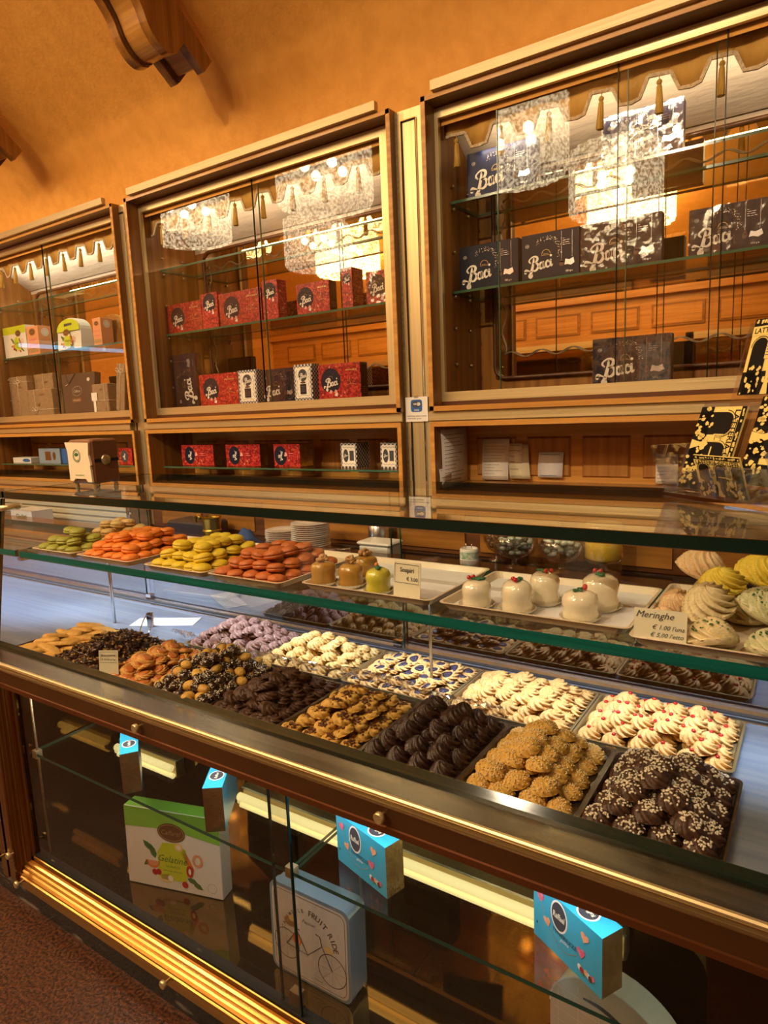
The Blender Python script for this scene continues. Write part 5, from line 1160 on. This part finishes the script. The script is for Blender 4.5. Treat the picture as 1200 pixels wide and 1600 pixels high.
# back row
B0, B1 = 1.350, 1.592
def bx(i): return [(-.432, -.116), (-.752, -.440), (-1.072, -.760), (-1.392, -1.080), (-1.712, -1.400)][i]
p = kinds(lambda i: mk(swirl(.0275, .019, 8, 1.5, 'b_pale', .34, seed=90+i, tip=1.1), 'cherry_rosette', candied_cherry=MB().ball((.001, 0, .0225), .0045, 'cherry', 8, 6, (1.2, 1, .8))))
tray('silver-edged tray of pale rosettes with red cherry dots, right end of the back row', *bx(0), B0, B1, ZD, 'tray_gold')
heap('cherry_rosette', p, bx(0)[0]+.006, bx(0)[1]-.006, B0+.006, B1-.006, ZD+.004, .0515, .046, .0155, 3, 'pale piped rosette with a red cherry dot on top', 'biscuit', 'cherry rosettes in the rightmost back tray', 11, .25)
p = kinds(lambda i: mk(swirl(.0285, .017, 7, 1.8, 'b_pale', .34, seed=100+i, sx=1.15, sy=.85), 'shell_biscuit'))
tray('tray of plain pale twisted shell biscuits, second from right in the back row', *bx(1), B0, B1, ZD, 'tray_gold')
heap('shell_biscuit', p, bx(1)[0]+.006, bx(1)[1]-.006, B0+.006, B1-.006, ZD+.004, .052, .043, .0145, 3, 'plain pale twisted shell biscuit in the back row', 'biscuit', 'plain shell biscuits in the back row', 12, .30)
p = kinds(lambda i: mk(swirl(.0275, .014, 9, 1.4, 'b_pale', .24, seed=110+i, hole=.007), 'blueberry_biscuit', blueberry_jam=MB().lathe([(.0125, .0070), (.0130, .0105), (.008, .0120), (0, .0125)], 'jam_blue', 14, rf=lambda a, z: 1+.12*math.cos(3*a+i))))
tray('tray of pale ring biscuits with blueberry jam in the middle of the back row', *bx(2), B0, B1, ZD, 'tray_gold')
heap('blueberry_biscuit', p, bx(2)[0]+.006, bx(2)[1]-.006, B0+.006, B1-.006, ZD+.004, .052, .047, .0130, 3, 'pale ring biscuit with a dark blueberry jam centre', 'biscuit', 'blueberry jam biscuits in the back row', 13, .35)
p = kinds(lambda i: mk(swirl(.025, .018, 8, 1.0, 'b_yellow', .30, seed=120+i), 'almond_rosette', nut_grains=nibs(.020, .017, 14, .0014, 'nib_nut' if i % 2 else 'nib_white', i)))
tray('tray of pale yellow nut-sprinkled rosettes, second from left in the back row', *bx(3), B0, B1, ZD, 'tray_gold')
heap('almond_rosette', p, bx(3)[0]+.006, bx(3)[1]-.006, B0+.006, B1-.006, ZD+.004, .0465, .042, .0155, 4, 'pale yellow rosette sprinkled with chopped nuts in the back row', 'biscuit', 'nut-sprinkled rosettes in the back row', 14, .30)
p = kinds(lambda i: mk(swirl(.025, .020, 8, 1.2, 'b_pink', .30, seed=130+i, tip=1.15), 'pink_rosette', sugar_grains=nibs(.021, .019, 12, .0011, 'nib_white', i)))
tray('tray of mauve-pink rosettes at the left end of the back row', *bx(4), B0, B1, ZD, 'tray_gold')
heap('pink_rosette', p, bx(4)[0]+.006, bx(4)[1]-.006, B0+.006, B1-.006, ZD+.004, .0465, .042, .0155, 4, 'mauve-pink sprinkled rosette in the leftmost back tray', 'biscuit', 'mauve-pink rosettes in the back row', 15, .30)
# crinkled clear film between the rows
def film(label, X0, X1, Y, z, h, seed):
    t = thing('cellophane_sheet', label, 'wrapping', ((X0+X1)/2, Y, z)); r = random.Random(seed); nx, nz = 22, 6; W = X1-X0; vs = []
    for j in range(nz+1):
        for i in range(nx+1): vs.append((-W/2+W*i/nx+r.uniform(-.003, .003), -.035*j/nz+r.uniform(-.007, .007), h*math.sin(j/nz*2.2)+r.uniform(-.004, .004)+.004))
    o = MB().add(vs, [(j*(nx+1)+i, j*(nx+1)+i+1, (j+1)*(nx+1)+i+1, (j+1)*(nx+1)+i) for j in range(nz) for i in range(nx)], 'cellophane').build('film', t)
film('crinkled clear film behind the half-dipped fingers', *fx(5), 1.318, ZD+.030, .038, 1)
film('crinkled clear film behind the brown cocoa swirls', *fx(4), 1.318, ZD+.030, .040, 2)
film('crinkled clear film behind the nib-topped biscuits', *fx(3), 1.318, ZD+.035, .045, 3)
film('crinkled clear film behind the plain dark rosettes', *fx(2), 1.318, ZD+.030, .036, 4)
film('crinkled clear film at the left of the mauve-pink rosettes', -1.80, -1.70, 1.40, ZD+.006, .030, 5)
t = film
# price card, paper and tongs at the left
def card(name, label, loc, rz, tilt, w, h, arts, m='sign_cream', th=.0015):
    t = thing(name, label, 'price card', loc, (tilt, 0, rz)); MB().box(-w/2, w/2, 0, th, 0, h, m).build('card', t); a = Art((0, 0, h/2), (1, 0, 0), (0, 0, 1)); arts(a, w, h); a.build('writing', t); return t
def art_b(a, w, h): a.strip([(-w*.42, .44*h), (w*.42, .44*h), (w*.42, .0), (-w*.42, .0), (-w*.42, .44*h)], .0008, 'ink', 1); a.text('Biscotteria', 0, .30*h, .74*w, 'ink', 1, shear=.1, bold=.01); a.text('€ 39,00 al kg', .02, .12*h, .74*w, 'ink', 1) if False else a.text('€ 39,00 al kg', 0, .12*h, .72*w, 'ink', 1)
card('price_card', 'small cream price card reading Biscotteria in front of the front-row biscuits', (-1.690, 1.060, ZD+.016), math.radians(28), -.12, .058, .070, art_b)
t = thing('paper_sheet', 'white paper strip lying on the bare steel deck at the left', 'paper', (-1.98, 1.50, ZD+.0005), (0, 0, math.radians(28)))
MB().box(-.13, .11, -.045, .045, 0, .0012, 'paper_cool').build('sheet', t); a = Art((-.01, 0, .0012), (1, 0, 0), (0, 1, 0)); a.lines(-.02, .08, .02, 3, .012, 'ink_soft', 0); a.build('writing', t)
t = thing('serving_tongs', 'chrome serving tongs resting on the paper strip', 'tongs', (-1.99, 1.43, ZD+.004), (0, 0, math.radians(-50)))
MB().tube(smooth_pts([(0, -.008, .042), (.02, -.012, .040), (.06, -.016, .022), (.10, -.014, .006)], 4), .0025, 'chrome', 6).build('arm', t); MB().tube(smooth_pts([(0, .008, .042), (.02, .014, .042), (.06, .020, .026), (.10, .016, .006)], 4), .0025, 'chrome', 6).build('arm', t)
MB().box(-.010, .004, -.011, .011, .0, .048, 'chrome').build('bow', t)

# ================================================================== ON THE GLASS SHELF
ZS = 1.1995
def macaron(c, f, seed, R=.0235, seeds=False):
    b = MB(); r = random.Random(seed)
    return mk(MB().lathe([(R*.70, .010), (R*.98, .0085), (R*1.0, .0108)], f, 20), 'macaron', lower_shell=MB().lathe([(R*.60, .0), (R*.92, .0016), (R*1.02, .0050), (R, .0090), (R*.9, .0095)], c, 24),
              upper_shell=MB().lathe([(R*.9, .0100), (R*1.0, .0105), (R*1.02, .0135), (R*.86, .0185), (R*.5, .0218), (0, .0228)], c, 24))
def mac_heap(c, f, X0, X1, Y0, Y1, label, group, seed, layers=4, extra=None):
    p = [macaron(c, f, 1)]
    if extra: p.append(macaron(*extra, 2))
    heap('macaron', p, X0, X1, Y0, Y1, ZS+.004, .0475, .046, .0225, layers, label, 'macaron', group, seed, .16, jit=.08, inset=.52)
def ctray(label, X0, X1, Y0, Y1, **k): return tray(label, X0, X1, Y0, Y1, ZS, 'tray_cream', .016, 'serving_tray', .010, **k)
ctray('cream tray of green and brown macarons at the left end of the glass shelf', -2.080, -1.860, 1.088, 1.425)
mac_heap('mac_green', 'mac_fill', -2.070, -1.875, 1.095, 1.25, 'green macaron at the left end of the glass shelf', 'green macarons on the glass shelf', 21, 3)
mac_heap('mac_tan', 'mac_fill', -2.070, -1.875, 1.245, 1.42, 'speckled tan macaron behind the green ones', 'speckled tan macarons on the glass shelf', 22, 3)
ctray('cream tray heaped with orange macarons, second from left on the glass shelf', -1.835, -1.585, 1.088, 1.425)
mac_heap('mac_orange', 'mac_orange', -1.828, -1.592, 1.095, 1.350, 'bright orange macaron in the second tray on the glass shelf', 'orange macarons on the glass shelf', 23, 3)
ctray('cream tray heaped with yellow macarons, third from left on the glass shelf', -1.520, -1.285, 1.088, 1.425)
mac_heap('mac_yellow', 'mac_fill_y', -1.513, -1.292, 1.095, 1.345, 'lemon yellow macaron in the third tray on the glass shelf', 'yellow macarons on the glass shelf', 24, 3)
ctray('cream tray heaped with brick-red macarons, fourth from left on the glass shelf', -1.272, -1.030, 1.092, 1.425)
mac_heap('mac_red', 'mac_fill', -1.265, -1.037, 1.098, 1.340, 'brick-red macaron in the fourth tray on the glass shelf', 'brick-red macarons on the glass shelf', 25, 3)
ctray('long cream tray with caramel cakes and a yellow one on the glass shelf', -.990, -.650, 1.122, 1.415, liner='tray_paper')
ctray('long cream tray of white glazed cakes right of the caramel ones', -.628, -.262, 1.122, 1.400, liner='tray_paper')
ctray('cream tray heaped with meringues at the right end of the glass shelf', -.252, .06, 1.088, 1.450)
def cup(t, R, h=.010):
    MB().lathe([(R*.85, 0), (R*1.04, h*.5), (R*1.20, h)], 'paper_cup', 48, rf=lambda a, z: 1+.045*math.cos(24*a)*(z/h), cap=False).build('paper_cup', t)
def cake(label, x, y, m, R, h, top, seed, group):
    t = thing('glazed_cake', label, 'cake', (x, y, ZS+.0035), (0, 0, seed*1.3), group); r = random.Random(seed); ph = r.uniform(0, 6)
    MB().lathe([(R*.86, .001), (R*.98, h*.10), (R*1.0, h*.28), (R*.95, h*.42), (R*1.0, h*.58), (R*.99, h*.72), (R*.90, h*.88), (R*.62, h*.98), (R*.25, h*1.0), (0, h*.99)], m, 32, rf=lambda a, z: 1+.045*math.cos(2*a+ph)+.022*math.cos(5*a+z*110)+.02*math.sin(z*190+2*math.sin(a+ph))).build('glazed_body', t)
    cup(t, R)
    if top == 'nut':
        b = MB()
        for k in range(16): a = r.uniform(0, 6.28); q = r.uniform(0, .014); b.ball((q*math.cos(a), q*math.sin(a), h+.004+r.uniform(0, .014)*(1-q/.016)), r.uniform(.0045, .0065), 'nuts', 6, 5, (1, .7, 1.1), Matrix.Rotation(r.uniform(0, 3), 3, 'X'))
        b.build('walnut_topping', t)
    else:
        b = MB()
        for k in range(5): a = r.uniform(-.6, .6); b.ball((.004+k*.0045-.009, r.uniform(-.004, .004), h+.0025), .0050, 'sign_green', 8, 5, (1.5, .7, .5), Matrix.Rotation(a+k, 3, 'Z'))
        b.build('green_leaves', t); b = MB()
        for k in range(2 if top == 'holly' else 1): b.ball((-.014+k*.007, -.004+k*.008, h+.005), .0046, 'cherry' if top == 'holly' else 'fruit_orange', 10, 8)
        b.build('red_berries' if top == 'holly' else 'candied_fruit', t)
    return t
G = 'caramel glazed cakes'
cake('caramel-glazed cake with walnut topping, left of the front two', -.958, 1.165, 'glaze_caramel', .0285, .056, 'nut', 1, None)
cake('caramel-glazed cake with walnut topping beside the yellow one', -.888, 1.178, 'glaze_caramel', .0290, .054, 'nut', 2, None)
cake('caramel-glazed cake with walnut topping standing behind the front two', -.905, 1.262, 'glaze_caramel', .0285, .054, 'nut', 3, None)
cake('yellow-glazed cake with green topping beside the Sospiri card', -.800, 1.160, 'glaze_yellow', .0275, .056, 'fruit', 4, None)
cake('white-glazed cake with red berries at the left end of its tray', -.563, 1.160, 'glaze_white', .030, .056, 'holly', 5, None)
cake('white-glazed cake with red berries, front one of the middle pair', -.480, 1.165, 'glaze_white', .031, .062, 'holly', 6, None)
cake('white-glazed cake with red berries, rear one of the middle pair', -.452, 1.240, 'glaze_white', .031, .064, 'holly', 7, None)
cake('white-glazed cake with red berries at the front right of its tray', -.358, 1.168, 'glaze_white', .031, .056, 'holly', 8, None)
cake('white-glazed cake with red berries, rearmost at the right of its tray', -.345, 1.250, 'glaze_white', .034, .068, 'holly', 9, None)
def art_s(a, w, h): a.strip([(-w*.46, .44*h), (w*.44, .44*h), (w*.44, -.04*h), (-w*.46, -.04*h), (-w*.46, .44*h)], .0010, 'ink', 1); a.text('Sospiri', 0, .28*h, .52*w, 'ink', 1, bold=.02); a.text('€ 3,00', .20*w, .07*h, .42*w, 'ink', 1, bold=.01)
card('price_card', 'cream price card reading Sospiri standing behind the tray rim', (-.714, 1.136, ZS+.003), math.radians(-4), -.10, .068, .082, art_s)
def art_m(a, w, h): a.text('Meringhe', -.10*w, .28*h, .72*w, 'ink', 1, shear=.35); a.text("€ 1.00 l'una", .16*w, -.06*h, .60*w, 'ink', 1, shear=.35); a.text("€ 5,00 l'etto", .14*w, -.32*h, .62*w, 'ink', 1, shear=.35)
card('price_card', 'wide cream price card reading Meringhe in front of the meringues', (-.206, 1.090, ZS+.014), math.radians(2), -.15, .080, .050, art_m)
def mer_mesh(R, H, m, seed, m2=None):
    b = swirl(R, H*.95, 11, 1.9, m, .34, nr=16, na=88, seed=seed, tip=1.12); me = b.mesh('meringue'); return me
def meringue(label, x, y, z, R, H, m, seed, rx=0, ry=0, dust=None):
    t = thing('meringue', label, 'meringue', (x, y, z), (rx, ry, seed*.7)); put('piped_body', mer_mesh(R, H, m, seed), t)
    MB().lathe([(R*.75, -.006), (R*.92, -.001), (R*.93, .004)], m, 32).build('base_disc', t)
    if dust:
        n_ = nibs(R*.92, H*.97, 120, .0009, dust, seed, reach=.9); n_.build('sprinkles', t)
zt = ZS+.012
meringue('cream meringue in the front centre of the pile beside the card', -.132, 1.118, zt, .040, .040, 'mer_cream', 1, -.5, .1, 'leaf')
meringue('peach meringue just behind the Meringhe card', -.212, 1.172, zt, .032, .032, 'mer_peach', 2, -.3, 0)
meringue('pale peach meringue at the left edge of the pile', -.205, 1.250, zt+.010, .034, .040, 'mer_peach', 3, -.2, -.5)
meringue('large cream meringue with browned tips in the middle of the pile', -.150, 1.215, zt+.030, .046, .042, 'mer_cream', 4, -.35, .0)
meringue('lemon yellow meringue behind the middle cream one', -.140, 1.300, zt+.045, .042, .036, 'mer_yellow', 5, -.1, .2)
meringue('tall white and peach meringue on top at the back left', -.190, 1.385, zt+.048, .050, .046, 'mer_peach', 6, -.30, -.25)
meringue('bright yellow meringue on top at the back right', -.085, 1.385, zt+.050, .048, .042, 'mer_yellow', 7, -.25, .15)
meringue('pale meringue dusted green on its right side', -.068, 1.205, zt+.032, .046, .044, 'mer_green', 8, -.35, .3, 'sign_green')
meringue('pale green-flecked meringue at the front right corner of the pile', -.050, 1.112, zt, .040, .036, 'mer_green', 9, -.35, .1, 'sign_green')
meringue('cream meringue low at the back of the pile', -.165, 1.400, zt, .044, .040, 'mer_cream', 10)
meringue('cream meringue low in the middle of the pile under the others', -.100, 1.290, zt, .044, .038, 'mer_cream', 11)
meringue('cream meringue beyond the right edge of the pile', .010, 1.180, zt, .044, .040, 'mer_cream', 12)
meringue('cream meringue at the far back right of the pile', .000, 1.310, zt, .046, .040, 'mer_peach', 13)

# ================================================================== BEHIND THE COUNTER
def plates(label, x, y, n, R=.082, z=.9905, g='white plates'):
    for k in range(n):
        o = MB().lathe([(R*.45, 0), (R*.55, .001), (R*.98, .0075), (R, .0085), (R*.97, .0092), (R*.6, .003), (0, .0025)], 'porcelain', 30).build('plate', None, (x+rnd.uniform(-.002, .002), y+rnd.uniform(-.002, .002), z+k*.0088))
        tag(o, label, 'plate', g)
plates('white plate in the shorter stack behind the brick-red macarons', -2.06, 2.23, 10, g='plates in the short stack')
plates('white plate in the taller stack behind the brick-red macarons', -1.885, 2.22, 15, .088, g='plates in the tall stack')
plates('white saucer in the stack at the far left behind the counter', -4.38, 2.16, 14, .095, .9705, g='saucers at the far left')
t = carton('napkin_box', 'white box printed Giolitti in green, far left behind the counter', (-4.00, 2.12, .9705), 0, .235, .13, .125, 'white_plastic', 'box')
a = front(.235, .13, .125); a.text('Giolitti', 0, .025, .12, 'sign_green', 1, bold=.03).lines(-.06, .06, .0, 3, .016, 'ink_soft', 1); a.build('front_print', t)
t = thing('gold_cup', 'gold metal cup between black machine and blue cloth behind the shelf', 'cup', (-2.50, 2.20, .9905)); MB().lathe([(.032, 0), (.045, .002), (.042, .05), (.047, .055), (.047, .062), (.043, .066), (.047, .12), (.05, .125), (.047, .12), (.04, .02)], 'gold_cup', 28).build('cup_body', t)
t = thing('black_machine', 'low black machine with a curved gold tap behind the yellow macarons', 'machine', (-2.70, 2.28, .9905)); MB().rbox(-.16, .14, -.07, .09, 0, .085, 'dark_machine', .01).build('housing', t)
MB().tube(smooth_pts([(.06, -.05, .05), (.06, -.06, .10), (.085, -.07, .125), (.12, -.08, .115)], 5), .009, 'gold_cup', 10).build('tap', t)
t = thing('folded_cloth', 'crumpled dark blue cloth beside the gold cup', 'cloth', (-2.30, 2.20, .9905)); r = random.Random(4); vs = []; nn = 14
for j in range(nn+1):
    for i in range(nn+1):
        u, v = i/nn-.5, j/nn-.5; vs.append((u*.24, v*.14, max(.001, .085*math.exp(-((u-.12)**2*14+v*v*8))*(1-(abs(u)*1.9)**6)*(1-(abs(v)*1.9)**6)+.006*math.sin(u*30+v*14))))
o = MB().add(vs, [(j*(nn+1)+i, j*(nn+1)+i+1, (j+1)*(nn+1)+i+1, (j+1)*(nn+1)+i) for j in range(nn) for i in range(nn)], 'blue_cloth', True).build('cloth_body', t); o.modifiers.new('s', 'SOLIDIFY').thickness = .004
t = thing('steel_canister', 'steel canister between the plates and the white tub', 'canister', (-1.60, 2.34, .9905)); MB().lathe([(.045, 0), (.047, .003), (.047, .12), (.042, .125), (.042, .135), (.03, .14), (0, .142)], 'steel', 26).build('canister_body', t)
t = thing('storage_tub', 'white lidded plastic tub behind the caramel cakes', 'tub', (-1.50, 2.20, .9905)); MB().rbox(-.075, .075, -.05, .05, 0, .068, 'white_plastic', .008).build('tub_body', t); MB().rbox(-.082, .082, -.056, .056, .068, .082, 'white_plastic', .006).build('lid', t)
for lb, x, y, rz in (('dark tool roll lying beside the short white tub', -1.72, 2.16, .3),):
    t = thing('cutlery_pile', 'pile of steel cutlery and tools behind the macarons', 'cutlery', (x, y, .9905)); rr = random.Random(3)
    for k in range(7): MB().tube([(-.07, 0, .006), (.03, 0, .008), (.075, 0, .010)], [.004, .003, .008], 'chrome' if k % 2 else 'steel', 6).build('tool', t, (rr.uniform(-.02, .02), rr.uniform(-.03, .03), .004*k), (0, 0, rr.uniform(-.6, .6)))
t = thing('labelled_candle_jar', 'jar with a green and white label at the left of the footed bowls', 'jar', (-1.120, 2.25, .9905)); MB().lathe([(.034, 0), (.036, .002), (.036, .066), (.033, .070), (.030, .072), (.030, .060)], 'white_plastic', 28).build('jar_body', t)
MB().lathe([(.0365, .010), (.0365, .060)], 'candy_green', 28, cap=False).lathe([(.0368, .016), (.0368, .032)], 'paper', 28, cap=False).build('label_band', t)
MB().tube([(-.012, 0, .07), (-.014, 0, .088)], .003, 'chrome', 6).build('wire_clip', t); MB().tube([(.010, 0, .07), (.012, 0, .088)], .003, 'chrome', 6).build('wire_clip', t)
def bowl(label, x, y, R, m, what, seed, z=.9905):
    t = thing('footed_glass_bowl', label, 'bowl', (x, y, z)); MB().lathe([(.035, 0), (.036, .004), (.012, .010), (.010, .030), (.016, .036), (R*.7, .050), (R, .085), (R*1.02, .125), (R*.98, .125), (R*.95, .088), (R*.62, .056), (0, .044)], 'acrylic', 30).build('glass_bowl', t)
    s_ = thing('sweets_heap', what, 'sweets', (x, y, z+.056)); bpy.data.objects.remove(s_); b = MB(); r = random.Random(seed)
    for k in range(60):
        a = r.uniform(0, 6.28); h = r.uniform(0, .075); q = R*.80*math.sqrt(r.random())*(.65+.35*min(1, h/.04)); b.ball((x+q*math.cos(a), y+q*math.sin(a), z+.060+h), R*.16, m, 6, 5, (1.2, .8, .7), Matrix.Rotation(r.uniform(0, 3), 3, 'X'))
    o = b.build('sweets_heap'); tag(o, what, 'sweets', None, 'stuff')
bowl('footed glass bowl of pale green sweets, left of the pair', -.955, 2.30, .078, 'candy_green', 'pale green wrapped sweets in the left footed bowl', 1)
bowl('footed glass bowl of pale green sweets, right of the pair', -.775, 2.30, .080, 'candy_green', 'pale green wrapped sweets in the right footed bowl', 2)
bowl('footed glass bowl of toasted nuts beside the labelled jar', -1.060, 2.38, .055, 'nuts', 'toasted nuts in the small footed bowl', 3)
t = thing('yellow_jar', 'glass jar of bright yellow sweets behind the white cakes', 'jar', (-.625, 2.30, .9905)); MB().lathe([(.050, 0), (.060, .010), (.014, .030), (.014, .045), (.060, .055), (.068, .070), (.068, .180), (.060, .19)], 'acrylic', 28).build('jar_body', t); MB().lathe([(.052, .062), (.062, .070), (.062, .165), (0, .17)], 'candy_yellow', 28).build('yellow_filling', t)
t = thing('paper_stack', 'flat steel baking tray lying behind the case at the left', 'tray', (-2.10, 1.80, .8855), (0, 0, .1)); MB().rbox(-.17, .17, -.09, .09, 0, .018, 'steel', .003).build('tray_body', t)
t = thing('paper_sheet', 'white paper sheet on the service shelf behind the macaron trays', 'paper', (-1.84, 1.80, .8855), (0, 0, -.25)); MB().box(-.09, .09, -.07, .07, 0, .001, 'paper_cool').build('sheet', t)
t = thing('notice_card', 'long white card hanging under the right end of the glass shelf', 'paper', (.02, 1.30, 1.135), (0, 0, 0)); MB().box(-.26, .20, -.001, .001, 0, .038, 'paper_cool').build('card', t)

# SUBPARTS: prints, knobs and trims hang under the part they sit on
BODY = ('carton_body', 'box_body', 'case_body', 'card', 'pages', 'sheet', 'holder', 'lid', 'tin_body', 'jar_body', 'glazed_body')
def base(n): return n.split('.')[0]
for o in list(COL.objects):
    if o.parent or not o.children: continue
    kids = {base(c.name): c for c in o.children}
    for ch in list(o.children):
        n = base(ch.name); tgt = None
        if n in ('front_print', 'side_print', 'top_print', 'clear_wrap', 'string_tie', 'ribbon_tie', 'price_tag'): tgt = kids.get('carton_body') or kids.get('box_body') or kids.get('case_body')
        elif n in ('writing', 'print', 'tape'): tgt = kids.get('card') or kids.get('sheet')
        elif n == 'cover_print': tgt = kids.get('pages')
        elif n == 'lid_print': tgt = kids.get('lid')
        elif n == 'napkin_print': tgt = kids.get('napkin')
        elif n == 'emblem': tgt = kids.get('strap')
        elif n == 'label_band': tgt = kids.get('jar_body')
        elif n in ('engraved_wave', 'mirror_frame'): tgt = kids.get('mirror')
        elif n in ('stud',): tgt = kids.get('lining')
        elif n == 'braid' : tgt = kids.get('fabric')
        elif n == 'ledge_lip': tgt = kids.get('front_ledge')
        elif n == 'knob': tgt = kids.get('bumper_panel') if ch.location.z > .5 else kids.get('base_moulding')
        if tgt and tgt != ch: ch.parent = tgt
